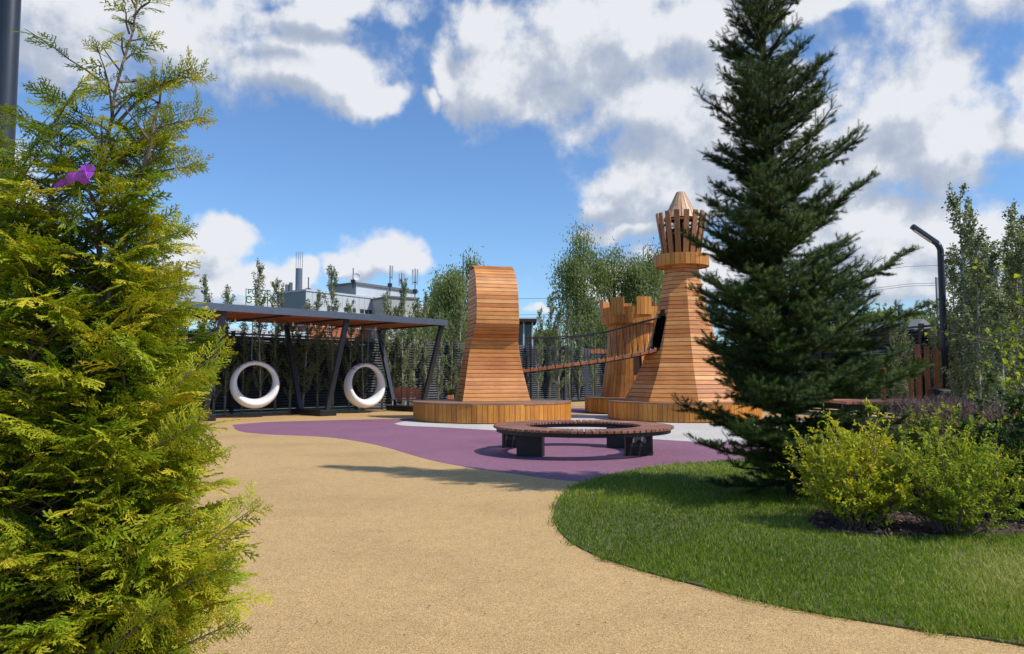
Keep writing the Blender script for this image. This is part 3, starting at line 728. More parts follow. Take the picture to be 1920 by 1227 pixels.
D1 = c1.y; p = P(478, 721.5, D1); ring_swing(p.x, p.y, p.z, 44.5 * D1 / FPX, R(30), 'white ring swing hanging nearer the left end of the pergola')
D2 = c2.y; p = P(684, 723, D2); ring_swing(p.x, p.y, p.z, 42 * D2 / FPX, R(45), 'white ring swing hanging at the right, turned sideways, looking narrower')

# ------------------------------------------------------------------ bench under pergola, planter
BD = 30.2; p0 = P(733, 750, BD); p1 = P(789, 750, BD); bw = (p1.x - p0.x)
sb = thing('park_bench', 'dark wooden bench with backrest in three panels under the pergola', 'bench', ((p0.x + p1.x) / 2, BD, 0), R(4))
m_ = MB()
for i in range(5): m_.box(-bw / 2, bw / 2, i * .09 - .25, i * .09 - .17, .41, .45)
m_.build('seat', 'wood_dark', sb)
for i in range(3):
    m_ = MB(); xa = -bw / 2 + bw * (i + .04) / 3; xb = -bw / 2 + bw * (i + .96) / 3
    for j in range(4): m_.box(xa, xb, .22 + j * .02, .25 + j * .02, .50 + j * .10, .592 + j * .10)
    m_.build('backrest', 'wood_dark', sb)
for s_ in (-1, 0, 1):
    m_ = MB(); m_.box(s_ * bw * .42 - .025, s_ * bw * .42 + .025, -.24, -.20, 0, .41); m_.box(s_ * bw * .42 - .025, s_ * bw * .42 + .025, -.24, .3, .37, .409); m_.box(s_ * bw * .42 - .025, s_ * bw * .42 + .025, .25, .29, 0, .37); m_.build('leg', 'bolt', sb)
pp = P(845, 746, 31); ph = P(845, 741, 31).z
t = thing('planter', 'small square orange planter with dark plant behind the sculpture', 'planter', (pp.x, 31, 0))
m_ = MB(); m_.box(-.12, .12, -.12, .12, 0, ph); m_.build('pot', 'pot', t, bevel=.01)
n = 160; d = RNG.normal(0, 1, (n, 3)); d[:, 2] = abs(d[:, 2]) + .5
tvl = np.array([(0, 0, 0), (-.28, .06, .5), (0, -.03, 1.0), (.28, .06, .5)]); tfl = np.array([(0, 3, 2), (0, 2, 1)])
V, F, r_ = scatter(tvl, tfl, RNG.normal(0, .06, (n, 3)) + [0, 0, ph + .08], frames(d, RNG.uniform(0, 6, n)), np.full(n, .1), RNG.random(n)); build_np('plant', V, F, 'dkleaf', t, r_)

# ------------------------------------------------------------------ slat fence
def fence(A, B, label, H=2.95, slat='fence'):
    A = Vector((A[0], A[1], 0)); B = Vector((B[0], B[1], 0)); L = (B - A).length; u = (B - A).normalized(); nr = Vector((u.y, -u.x, 0))
    t = thing('slat_fence', label, 'fence', A); k = max(1, round(L / 2.6)); st = L / k
    pr = None
    for i in range(k + 1):
        if i == 0: m_ = MB(); m_.box(-.06, .06, -.06, .06, 0, H + .05); pr = m_.build('post', 'fence_d', t); pr.rotation_euler = (0, 0, math.atan2(u.y, u.x)); me = pr.data
        else:
            o = bpy.data.objects.new('post', me); C.objects.link(o); o.parent = t; o.location = u * (st * i); o.rotation_euler = (0, 0, math.atan2(u.y, u.x))
    m_ = MB(); z = .06; x0_, x1_ = .06, st - .06
    while z < H - .08:
        m_.hexa([(x0_, -.035, z), (x1_, -.035, z), (x1_, -.015, z), (x0_, -.015, z), (x0_, .02, z + .092), (x1_, .02, z + .092), (x1_, .035, z + .092), (x0_, .035, z + .092)]) if False else m_.hexa([(x0_, -.04, z), (x1_, -.04, z), (x1_, -.022, z - .004), (x0_, -.022, z - .004), (x0_, .012, z + .07), (x1_, .012, z + .07), (x1_, .03, z + .066), (x0_, .03, z + .066)])
        z += .108
    pn = m_.build('slat_panel', slat, t); pn.rotation_euler = (0, 0, math.atan2(u.y, u.x)); me = pn.data
    for i in range(1, k):
        o = bpy.data.objects.new('slat_panel', me); C.objects.link(o); o.parent = t; o.location = u * (st * i); o.rotation_euler = pn.rotation_euler
    m_ = MB(); m_.beam((u.x * .0 + nr.x * -.12, nr.y * -.12, H / 2), (u.x * L + nr.x * -.12, u.y * L + nr.y * -.12, H / 2), .02, H - .3); m_.build('backing_panel', 'fence_d', t)
    return t
FA = (-15.6, 21.2); FC = (8.3, 46.2)
fence(FA, FC, 'long charcoal louvred fence behind the pergola and swings')
fence(FC, (14.2, 15.5), 'charcoal louvred fence on the right behind the spruce', 2.95, 'fence_d')  # slats darker than the left fence: shade of this side put into the colour

# ------------------------------------------------------------------ lamp posts
def lamp(x, y, H, lean, label, r=.075):
    t = thing('lamp_post', label, 'lamp post', (x, y, 0), 0, 'bent dark lamp posts')
    m_ = MB(); m_.tube([(0, 0, 0), (0, 0, H * .5), (0, 0, H - .12), (-.03, 0, H - .03), (-.09, 0, H + .05)], [r, r, r * .95, r * .93, r * .9], 16); m_.build('pole', 'steel', t, True)
    m_ = MB(); m_.lathe([(r * 1.9, 0), (r * 1.9, .02), (r * 1.02, .03)], 16); m_.build('base_plate', 'steel', t)
    m_ = MB(); m_.beam((-.07, 0, H + .04), (-.66, 0, H + .46), .13, .11); m_.build('arm', 'steel', t, bevel=.02)
    m_ = MB(); m_.beam((-.22, 0, H + .075), (-.62, 0, H + .36), .09, .02); m_.build('lamp_lens', 'bolt', t)
    return t
LD = 17.5; zb = P(1768, 460, LD); lamp(P(1770, 640, LD).x, LD, zb.z, 0, 'dark bent lamp post beside the wooden posts on the right')
lamp(P(9, 200, 4.4).x, 4.4, 4.6, 0, 'dark lamp post at the left edge behind the golden conifer', .062)

# ------------------------------------------------------------------ playground deck on the right
DD = 17.0; dz = P(1700, 752, DD).z
dk_ = thing('play_deck', 'low wooden play deck on dark supports behind the brown hedge', 'deck', (P(1700, 752, DD).x, DD, 0))
m_ = MB(); xa = P(1560, 752, DD).x - dk_.location.x; xb = P(1782, 752, DD).x - dk_.location.x
k = 0; x = xa
while x < xb:
    m_.box(x, x + .135, -.75 - .25 * math.sin((x - xa) * 1.3), 1.5, dz - .05, dz + .0 + random.uniform(-.002, .002)); x += .145
m_.build('deck_boards', 'wood_post', dk_)
m_ = MB(); m_.box(xa + .05, xb - .05, -.45, -.4, dz - .2, dz - .055); m_.box(xa + .05, xb - .05, 1.3, 1.35, dz - .2, dz - .055); m_.build('joist', 'steel', dk_)
for x in np.linspace(xa + .15, xb - .2, 4):
    m_ = MB(); m_.box(x - .06, x + .06, -.40, -.28, 0, dz - .056); m_.build('support', 'steel', dk_)
def post(px, ytop, D, w, label, ybot=None):
    a = P(px, ytop, D); m_ = MB(); m_.box(-w / 2, w / 2, -w / 2, w / 2, 0, a.z - dz); o = m_.build('wooden_post', 'wood_post', None, bevel=.01)
    o.location = (a.x, D, dz); o.rotation_euler = (0, 0, R(-28)); tag(o, label, 'post', 'wooden posts on the play deck'); return o
post(1720, 646, 17.1, .115, 'tallest square wooden post on the play deck')
post(1737, 650, 17.3, .11, 'square wooden post in the middle, just right of the tallest')
post(1754.5, 652.5, 17.5, .11, 'square wooden post nearest the lamp post')
post(1707, 697, 16.9, .10, 'short square wooden post left of the tallest one')
post(1655, 690, 17.6, .11, 'short wooden post glimpsed through the spruce branches')
rp = thing('guide_rope', 'thin grey rope strung between the wooden posts', 'rope', (0, 0, 0))
m_ = MB(); m_.tube([P(1600, 664, 17.6), P(1650, 659, 17.4), P(1720, 656, 17.2), P(1754, 660, 17.5)], .011, 5); m_.build('rope', 'chain', rp)
m_ = MB(); m_.tube([P(1600, 664, 17.9), P(1650, 663.5, 17.7), P(1737, 661, 17.4)], .009, 5); m_.build('rope', 'chain', rp)
a = P(1745, 748, 16.6); b_ = P(1777, 729, 16.6)
t = thing('storage_box', 'small black box with rounded lid on the play deck', 'box', ((a.x + b_.x) / 2, 16.6, dz), R(-6)); w = (b_.x - a.x) / 2; h = b_.z - dz
m_ = MB(); prof = [(-.14, 0), (.14, 0), (.14, h - .1), (.12, h - .04), (.07, h), (-.07, h), (-.12, h - .04), (-.14, h - .1)]
m_.add([(-w, y_, z_) for y_, z_ in prof] + [(w, y_, z_) for y_, z_ in prof], [tuple(range(8)), tuple(range(8, 16))[::-1]] + [(i, i + 8, (i + 1) % 8 + 8, (i + 1) % 8) for i in range(8)]); m_.build('body', 'black', t, bevel=.01)
m_ = MB(); m_.tube([(-w * .3, -.15, h * .5), (-w * .3, -.17, h * .5), (w * .3, -.17, h * .5), (w * .3, -.15, h * .5)], .006, 5); m_.build('handle', 'steel', t)

# play frame behind thuja on the left
LD2 = 12.0; a = P(312, 540, LD2)
t = thing('play_house', 'wooden slatted play frame with grey post behind the golden conifer', 'play frame', (a.x, LD2, 0))
def xr(px): return P(px, 600, LD2).x - a.x
zt = P(300, 542, LD2).z
m_ = MB(); m_.box(xr(298), xr(311), 0, .14, 0, zt); m_.build('post', 'steel_l', t)
for px in (265, 281, 293):
    m_ = MB(); m_.box(xr(px), xr(px + 6), .02, .1, .1, zt - .02); m_.build('slat', 'wood_post', t)
m_ = MB(); m_.box(xr(240), xr(313), -.03, .17, zt, zt + .09); m_.build('top_beam', 'steel', t)
m_ = MB(); m_.box(xr(246), xr(256), 0, .14, 0, zt); m_.build('post', 'steel_l', t)

# swing frame glimpsed beyond the bridge
a = P(1097, 660, 34); t = thing('swing_support', 'wooden beam on a grey steel post beyond the rope bridge', 'play frame', (a.x, 34, 0)); z1 = P(1100, 655, 34).z
m_ = MB(); m_.beam((.2, 0, z1 - .1), (2.6, 0, z1 - .13), .12, .17); m_.build('beam', 'wood_post', t)
m_ = MB(); m_.box(0, .2, -.07, .07, z1 - .30, z1 + .02); m_.hexa([(.02, -.05, z1 - .5), (.12, -.05, z1 - .5), (.12, .05, z1 - .5), (.02, .05, z1 - .5), (0, -.06, z1 - .3), (.2, -.06, z1 - .3), (.2, .06, z1 - .3), (0, .06, z1 - .3)]); m_.build('bracket', 'chain', t)
m_ = MB(); m_.beam((.08, 0, 0), (.08, 0, z1 - .5), .14, .14); m_.build('post', 'steel_l', t)

# ------------------------------------------------------------------ far buildings
A = P(574, 546, 116); Bp = P(723, 563, 130); Cp = P(531, 552, 121); zt = A.z
ob = thing('office_building', 'pale grey flat roofed office building with brick base beyond the fence', 'building', (A.x, A.y, 0))
A2 = Vector((0, 0, 0)); B2 = Vector((Bp.x - A.x, Bp.y - A.y, 0)); C2 = Vector((Cp.x - A.x, Cp.y - A.y, 0))
C2 = Vector((-B2.y, B2.x, 0)).normalized() * C2.length * 1.02
def prism(mb, pts, z0, z1):
    k = len(pts); mb.add([(p.x, p.y, z0) for p in pts] + [(p.x, p.y, z1) for p in pts], [tuple(range(k))[::-1], tuple(range(k, 2 * k))] + [(i, (i + 1) % k, (i + 1) % k + k, i + k) for i in range(k)])
zbk = P(600, 612, 118).z
un2 = B2.normalized(); inn = C2.normalized()
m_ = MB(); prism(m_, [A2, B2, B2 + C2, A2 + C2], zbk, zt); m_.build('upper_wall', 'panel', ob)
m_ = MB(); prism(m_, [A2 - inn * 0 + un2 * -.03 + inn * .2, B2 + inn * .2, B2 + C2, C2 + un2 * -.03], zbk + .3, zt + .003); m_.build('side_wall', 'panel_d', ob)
m_ = MB(); prism(m_, [A2 - inn * .06, B2 - inn * .06, B2 + C2, C2], 0, zbk); m_.build('brick_wall', 'brick', ob)
m_ = MB(); prism(m_, [A2 - inn * .15 - un2 * .15, B2 - inn * .15, B2 + C2, C2 - un2 * .15], zt + .004, zt + .30); m_.build('roof_edge', 'panel', ob)
LB = B2.length
def on_face(s0, s1, z0, z1, name, mat, proud=.04, par=None):
    m_ = MB(); p = un2 * s0; q = un2 * s1; prism(m_, [p - inn * proud, q - inn * proud, q + inn * .05, p + inn * .05], z0, z1); return m_.build(name, mat, par or ob)
def s_of(px):   # distance along facade whose image column is px
    u = (px - CX) / FPX; dx, dy = un2.x, un2.y
    return (u * A.y - A.x) / (dx - u * dy)
for (pa, pb) in ((612, 633), (644, 666), (674, 697), (706, 722)):
    s0, s1 = s_of(pa), s_of(pb); zz1 = P(pa, 572, 118).z - .12 * 0; w_ = on_face(s0, s1, zz1 - 1.5, zz1, 'window', 'glass', .03)
    for q in (.33, .66): on_face(s0 + (s1 - s0) * q - .06, s0 + (s1 - s0) * q + .06, zz1 - 1.5, zz1, 'mullion', 'panel', .06, w_)
    on_face(s0, s1, zz1 - .8, zz1 - .72, 'transom', 'panel', .055, w_)
for i in range(1, 14): on_face(LB * i / 14 - .03, LB * i / 14 + .03, zbk + 3, zt, 'panel_joint', 'panel_d', .012)
# rooftop block
E = P(668, 529, 128); rbk = Vector((E.x - A.x, E.y - A.y, 0)); zr = E.z
m_ = MB(); prism(m_, [rbk, rbk + un2 * 15, rbk + un2 * 15 + inn * 6, rbk + inn * 6], zt - 1, zr - .5); m_.build('rooftop_block', 'panel', ob)
m_ = MB(); prism(m_, [rbk - un2 * .06 + inn * .1, rbk + inn * .1, rbk + inn * 5.9, rbk - un2 * .06 + inn * 5.9], zt - .9, zr - .6); m_.build('rooftop_side_wall', 'panel_d', ob)
m_ = MB(); prism(m_, [rbk - un2 * .3 - inn * .3, rbk + un2 * 15.3 - inn * .3, rbk + un2 * 15.3 + inn * 6.3, rbk - un2 * .3 + inn * 6.3], zr - .5, zr - .05); m_.build('rooftop_edge', 'roofm', ob)
for px, hh in ((560, 5.5), (538, 2.2), (545, 2.6)):
    v = P(px, 545, 122); m_ = MB(); m_.tube([(v.x - A.x, v.y - A.y, zt), (v.x - A.x, v.y - A.y, zt + .8 * hh)], .55 if hh > 3 else .3, 10); m_.build('flue', 'chain', ob)
v = P(560, 540, 122)
m_ = MB()
for dx in (-.5, -.15, .2, .55): m_.tube([(v.x - A.x + dx, v.y - A.y, zt + 4.4), (v.x - A.x + dx, v.y - A.y, zt + 7.2)], .05, 4)
m_.build('flue_rods', 'chain', ob)
m2 = P(728, 560, 122)
t = thing('office_building', 'beige and white building block half hidden by the willow', 'building', (m2.x, 122, 0), R(35))
m_ = MB(); m_.box(0, 5.5, 0, 9, 0, P(740, 558, 122).z); m_.build('wall', 'panel_b', t)
m_ = MB(); m_.box(5.52, 13, -.2, 9, 0, P(740, 566, 122).z); m_.build('white_wall', 'panel', t)
m_ = MB(); m_.box(-.2, 5.6, -.25, 9.2, P(740, 558, 122).z, P(740, 555, 122).z); m_.build('roof_edge', 'roofm', t)
for i in range(3):
    m_ = MB(); m_.box(6.4 + i * 2.2, 7.6 + i * 2.2, -.24, -.19, 9.2, 10.8); m_.build('window', 'glass', t)
a = P(415, 614, 88); b_ = P(572, 614, 96)
t = thing('warehouse', 'low pale grey warehouse roof seen over the fence under the pergola', 'building', (a.x, 88, 0), math.atan2(8, b_.x - a.x)); L_ = math.hypot(8, b_.x - a.x)
m_ = MB(); m_.box(0, L_, 0, 12, 0, a.z - 1.2); m_.build('wall', 'panel_d', t)
m_ = MB(); m_.box(-.4, L_ + .4, -.5, 12.5, a.z - 1.2, a.z - .1); m_.build('roof', 'panel', t)
# antenna masts
def mast(px, pyt, pyb, D, label, dish=False, boxes=2):
    a = P(px, pyb, D); b_ = P(px, pyt, D); t = thing('antenna_mast', label, 'antenna', (a.x, D, a.z - 1), 0, 'antennas on the office roof'); H = b_.z - a.z + 1
    m_ = MB(); m_.tube([(0, 0, 0), (0, 0, H)], .09, 6); m_.build('mast', 'steel', t)
    for i in range(boxes):
        s_ = (-1) ** i; m_ = MB(); m_.box(s_ * .4 - .14, s_ * .4 + .14, -.15, .05, H * .55, H * .98); m_.build('antenna_panel', 'panel', t)
        m_ = MB(); m_.box(min(0, s_ * .4), max(0, s_ * .4), -.04, .04, H * .6, H * .63); m_.build('arm', 'steel', t)
    m_ = MB(); m_.box(-.35, .35, -.3, .3, H * .3, H * .42); m_.build('equipment_box', 'steel', t)
    if dish:
        m_ = MB(); m_.lathe([(.02, 0), (.45, .08), (.62, .2)], 16); o = m_.build('dish', 'panel', t); o.location = (.6, -.2, H * .55); o.rotation_euler = (R(80), 0, R(30))
mast(621, 498, 545, 124, 'antenna mast on the office roof behind the fence side poplar'); mast(662, 503, 530, 128, 'thin mast with round dish on the rooftop block', True, 0)
mast(731, 498, 545, 126, 'white antenna mast above the right end of the rooftop block', False, 1); mast(753, 512, 555, 126, 'dark antenna mast between two others near the willow')
mast(778, 504, 560, 126, 'antenna mast with panels nearest the willow'); mast(578, 520, 545, 120, 'short antenna bracket on the nearest corner of the office roof', False, 0)
# sign on the roof
a = P(461, 570, 112); t = thing('roof_sign', 'green letters in two rows on a roof sign frame', 'sign', (a.x, 112, 0), R(30)); z0 = P(461, 572, 112).z; z1 = P(461, 541, 112).z
m_ = MB()
for x in (0, 1.6, 3.2): m_.tube([(x, .1, z0 - 3), (x, .1, z1)], .05, 4)
m_.tube([(0, .1, z0 + .9), (3.6, .1, z0 + .9)], .05, 4); m_.tube([(0, .1, z0 + 2.4), (3.6, .1, z0 + 2.4)], .05, 4); m_.build('frame', 'steel', t)
text_mesh('СТОК', 1.45, 'green', t, Matrix.Translation((1.9, 0, z0 + .30)) @ Matrix.Rotation(R(90), 4, 'X'), ext=.05)
text_mesh('РОССС', .95, 'green', t, Matrix.Translation((1.9, 0, z0 + 1.7)) @ Matrix.Rotation(R(90), 4, 'X'), ext=.05)
# small house in the gap
a = P(975, 598, 60); t = thing('pavilion', 'small pavilion with dark roof and white columns beyond the fence', 'building', (a.x - .8, 60, 0)); zt = P(985, 604, 60).z
m_ = MB(); m_.box(-1.5, 2.0, 0, 4, 0, zt - 2.4); m_.build('wall', 'panel', t)
m_ = MB(); m_.box(-1.7, 2.15, -.3, 4.2, zt, zt + .25); m_.build('roof', 'wood_core', t)
for x in (-1.3, -.5, .3, 1.1, 1.8):
    m_ = MB(); m_.box(x - .06, x + .06, .05, .2, zt - 2.4, zt); m_.build('column', 'panel', t)
m_ = MB(); m_.box(-1.3, 1.8, 1.2, 4, zt - 2.39, zt - .01); m_.build('inner_wall', 'glass', t)
a = P(1725, 606, 45); t = thing('shed', 'small shed roof with steel flue beyond the right fence', 'shed', (a.x, 45, 0), R(20)); zt = a.z
m_ = MB(); m_.box(-.7, .7, 0, 4, 0, zt - .5); m_.build('wall', 'panel_d', t)
m_ = MB(); m_.add([(-.9, -.3, zt - .4), (.9, -.3, zt - .4), (.9, 4.3, zt - .4), (-.9, 4.3, zt - .4), (0, -.3, zt + .25), (0, 4.3, zt + .25)], [(0, 1, 4), (1, 2, 5, 4), (2, 3, 5), (3, 0, 4, 5), (3, 2, 1, 0)]); m_.build('roof', 'panel_d', t)
f_ = P(1697, 572, 45); m_ = MB(); m_.tube([(-1.0, .5, zt - .8), (-1.0, .5, f_.z)], .14, 10); m_.build('flue', 'chain', t)
a = P(1750, 520, 30); t = thing('banner_flag', 'pale banner flag on a thin pole just left of the lamp post', 'flag', (a.x + .1, 30, 0))
m_ = MB(); m_.tube([(0, 0, 0), (0, 0, a.z)], .03, 6); m_.build('pole', 'chain', t)
m_ = MB(); vs = []
for i in range(9):
    z = a.z - .02 - i * .28; vs += [(.0, .0, z), (.22, .03 * math.sin(i), z), (.45 - .02 * i, .05 * math.sin(i * 1.3), z - .05)]
m_.add(vs, [(3 * i + j, 3 * i + j + 1, 3 * i + j + 4, 3 * i + j + 3) for i in range(8) for j in (0, 1)]); m_.build('cloth', 'flag', t)
for i, (y0, y1, y2) in enumerate(((552, 541, 500), (582, 572, 533), (588, 577, 537))):
    a = P(800, y0 + 8, 85); b_ = P(1700, y2, 80); c_ = P(2300, y2 - 20, 80); m_ = MB()
    pts = [a.lerp(b_, k / 24) + Vector((0, 0, -1.2 * math.sin(math.pi * k / 24))) for k in range(25)] + [c_]
    m_.tube(pts, .022, 4); o = m_.build('power_line', 'wire'); tag(o, ['topmost thin overhead wire across the sky on the right', 'middle thin overhead wire across the sky', 'lowest thin overhead wire, close under the middle one'][i], 'power line', 'overhead wires')

# ------------------------------------------------------------------ foliage makers
def leaf_cloud_tree(name, label, cat, loc, H, rx, ry, z0, nleaf, lsize, mat, group=None, drop=.8, seed=1, clumps=26, barkm='bark', elong=2.6):
    rg = np.random.default_rng(seed); t = thing(name, label, cat, loc, 0, group)
    cz = (H + z0) / 2; hz = (H - z0) / 2; cl = []; tries = 0
    while len(cl) < clumps and tries < 4000:
        tries += 1
        q = rg.uniform(-1, 1, 3)
        if np.linalg.norm(q) > 1: continue
        q[:2] *= (1 - max(0, q[2]) * .35); cl.append((q[0] * rx * .85, q[1] * ry * .85, cz + q[2] * hz * .86, rg.uniform(.16, .32)))
    cl = np.array(cl); trunk = MB()
    trunk.tube([(0, 0, 0), (.1, 0, z0), (0, .1, cz), (.05, 0, H * .9)], [H * .018, H * .015, H * .009, H * .002], 7)
    for c in cl[:max(8, clumps // 2)]:
        zb_ = z0 * .8 + rg.uniform(0, 1) * (c[2] - z0 * .8) * .5; trunk.tube([(0, 0, zb_), (c[0] * .5, c[1] * .5, (zb_ + c[2]) / 2 + .1), (c[0], c[1], c[2])], [H * .006, H * .004, H * .0015], 5)
    trunk.build('trunk', barkm, t)
    w = cl[:, 3] ** 2; idx = rg.choice(len(cl), nleaf, p=w / w.sum()); c = cl[idx]; sz = c[:, 3:4] * np.array([[rx, ry, hz]]) * np.array([[1.15, 1.15, .85]])
    g = rg.normal(0, .5, (nleaf, 3)); pos = c[:, :3] + g * sz
    # hanging strands: pull leaves to strand positions
    if drop: pos[:, 2] -= rg.exponential(1, nleaf) * drop * .4; q = max(.05, lsize * 1.2); pos[:, :2] = np.where(rg.random((nleaf, 1)) > .35, np.round(pos[:, :2] / q) * q + rg.normal(0, q * .12, (nleaf, 2)), pos[:, :2])
    d = rg.normal(0, .45, (nleaf, 3)); d[:, 2] -= (1.0 if drop else 0); 
    tv = np.array([(0, 0, 0), (-.5 / elong, .05, .5), (0, 0, 1.), (.5 / elong, .05, .5)]) ; tf = np.array([(0, 3, 2), (0, 2, 1)])
    s = lsize * rg.uniform(.6, 1.3, nleaf); cr0 = rg.random(len(cl))[idx]
    V, F, r = scatter(tv, tf, pos, frames(d, rg.uniform(0, 6.28, nleaf)), s, .25 + .5 * cr0 + rg.normal(0, .12, nleaf), .03)
    build_np('crown', V, F, mat, t, r); return t
# willows and far trees
WG = 'willows and birches beyond the fence'
wl_ = [(1093, 418, 62, 3.0, 'tall drooping willow just left of the tall tower crown'), (1150, 452, 66, 3.4, 'willow behind the battlemented tower, lower than its neighbours'), (1205, 432, 64, 3.2, 'willow rising directly behind the tall tower collar'), (1262, 470, 70, 3.0, 'willow half hidden between the tall tower and the spruce'),
       (868, 445, 60, 2.4, 'tall willow leaning over the left shoulder of the curved sculpture'), (825, 500, 64, 2.8, 'shorter willow left of the curved sculpture'), (790, 575, 52, 2.2, 'low bushy willow above the right end of the pergola')]
for i, (px, py, D, rx, lab) in enumerate(wl_):
    a = P(px, py, D); leaf_cloud_tree('willow_tree', lab, 'tree', (a.x, D, 0), a.z, rx, rx, a.z * .12, 21000, .24, 'willow', WG, 1.3, 40 + i, 34, 'bark')
proto = None
FG = 'far trees beyond the right fence'
fl_ = [(1560, 590, 70), (1610, 565, 74), (1650, 558, 68), (1680, 570, 80), (1708, 566, 62), (1738, 572, 70), (1640, 600, 50), (1030, 600, 75), (1000, 640, 60), (520, 622, 50), (345, 600, 80)]
labs = ['far bushy tree seen through the right side of the spruce', 'far pale green tree just right of the spruce', 'far rounded tree in the gap right of the spruce, tallest there', 'far tree directly left of the steel flue', 'far tree directly right of the steel flue', 'far tree beside the banner flag', 'low bush beyond the right fence by the spruce', 'low far tree above the rope bridge', 'low bright shrub behind the rope bridge ropes', 'bushy tree under the pergola roof behind the fence', 'far treetop left of the pergola under the beam']
for i, ((px, py, D), lab) in enumerate(zip(fl_, labs)):
    a = P(px, py, D)
    if proto is None: proto = leaf_cloud_tree('bushy_tree', lab, 'tree', (0, 0, 0), 8.0, 3.0, 3.0, .6, 9000, .30, 'willow', FG, .3, 77, 30, 'bark', 1.7); proto.location = (a.x, D, 0); s = a.z / 8; proto.scale = (s, s, s)
    else: s = a.z / 8; copy_tree(proto, (a.x, D, 0), i * 1.3, lab, (s * random.uniform(.9, 1.3), s, s))

# poplars
def poplar(loc, H, seed, nleaf, w=.26, label='', leaf=.055, lowleaf=.12):
    rg = np.random.default_rng(seed); t = thing('poplar_tree', label, 'tree', loc, 0, None); trunk = MB()
    sx = rg.normal(0, .05, 2)
    pts = [(0, 0, 0), (sx[0] * .4, sx[1] * .4, H * .3), (sx[0], sx[1], H * .6), (sx[0] * .5, sx[1] * 1.4, H * .85), (sx[0] * 1.2, sx[1], H)]
    trunk.tube(pts, [.036, .028, .018, .010, .003], 7); br_ = []
    for i in range(46):
        z = H * (lowleaf + (1 - lowleaf) * .93 * (i + rg.random()) / 46); a = rg.uniform(0, 6.28); env = w * (1 - (z / H - .35) ** 2 * 1.6) * rg.uniform(.6, 1.3); L_ = rg.uniform(.4, .9) * (1.2 - .7 * z / H)
        p0 = np.array([np.interp(z, [q[2] for q in pts], [q[0] for q in pts]), np.interp(z, [q[2] for q in pts], [q[1] for q in pts]), z])
        p1 = p0 + np.array([math.cos(a) * env * .7, math.sin(a) * env * .7, L_ * .45]); p2 = p1 + np.array([math.cos(a) * env * .3, math.sin(a) * env * .3, L_ * .55])
        if p2[2] > H: p2[2] = H - .02
        br_.append((p0, p1, p2)); trunk.tube([p0, p1, p2], [.009, .006, .002], 4, False)
    trunk.build('trunk', 'bark_p', t, True)
    bi = rg.integers(0, len(br_), nleaf); tt_ = rg.uniform(.1, 1.05, nleaf)[:, None]; B0 = np.array([b[0] for b in br_])[bi]; B1 = np.array([b[1] for b in br_])[bi]; B2_ = np.array([b[2] for b in br_])[bi]
    pos = (1 - tt_) ** 2 * B0 + 2 * tt_ * (1 - tt_) * B1 + tt_ ** 2 * B2_ + rg.normal(0, .028, (nleaf, 3)); pos[:, 2] = np.minimum(pos[:, 2], H + .05)
    d = rg.normal(0, .7, (nleaf, 3)); tv = np.array([(0, 0, 0), (-.38, .08, .45), (0, 0, 1.), (.38, .08, .45)]); tf = np.array([(0, 3, 2), (0, 2, 1)])
    rb_ = rg.random(46)[bi]
    V, F, r = scatter(tv, tf, pos, frames(d, rg.uniform(0, 6.28, nleaf)), leaf * rg.uniform(.6, 1.25, nleaf), .2 + .35 * rb_ + rg.normal(0, .2, nleaf), .03)
    build_np('crown', V, F, 'poplar', t, r); return t
protos = [poplar((0, 0, 0), 5.0, 100 + i, 3600) for i in range(4)]
used = [False] * 4
def put_poplar(k, x, y, H, label, group, wid=1.0):
    s = H / 5.0
    if not used[k]: o = protos[k]; used[k] = True; o.location = (x, y, 0); o.scale = (wid, wid, s); o['label'] = label
    else: o = copy_tree(protos[k], (x, y, 0), random.uniform(0, 6.28), label, (wid, wid, s))
    o['group'] = group
PG = 'young poplars planted along the left fence'
pu = Vector((FC[0] - FA[0], FC[1] - FA[1])).normalized(); pn_ = Vector((pu.y, -pu.x))
def fence_pt(px, off_):    # point on a line parallel to the fence that is seen in image column px
    a0 = Vector(FA) + pn_ * off_; u = (px - CX) / FPX
    s = (u * a0.y - a0.x) / (pu.x - u * pu.y); return a0 + pu * s
lst = [(325, 488), (352, 560), (378, 513), (403, 580), (424, 536), (456, 600), (491, 489), (518, 520), (545, 590), (569, 561), (597, 545), (626, 497), (655, 562), (683, 590), (717, 545), (738, 570), (756, 521), (775, 560), (800, 548), (822, 585), (846, 600), (868, 560),
       (1008, 578), (1030, 549), (1048, 575), (1068, 560), (1086, 590), (1112, 600), (1141, 580)]
places = {0: 'leftmost poplar, beside the thuja tip', 2: 'second tall poplar from the left above the pergola beam', 4: 'slim poplar left of the green roof sign', 6: 'tall poplar covering the right end of the green roof sign', 7: 'poplar left of the grey office wall', 11: 'tall poplar crossing the office windows in front of the antenna mast', 14: 'poplar over the right part of the office facade', 16: 'poplar in front of the beige office block', 22: 'slim poplar just right of the curved sculpture', 23: 'tallest slim poplar above the rope bridge', 25: 'poplar above the middle of the rope bridge'}
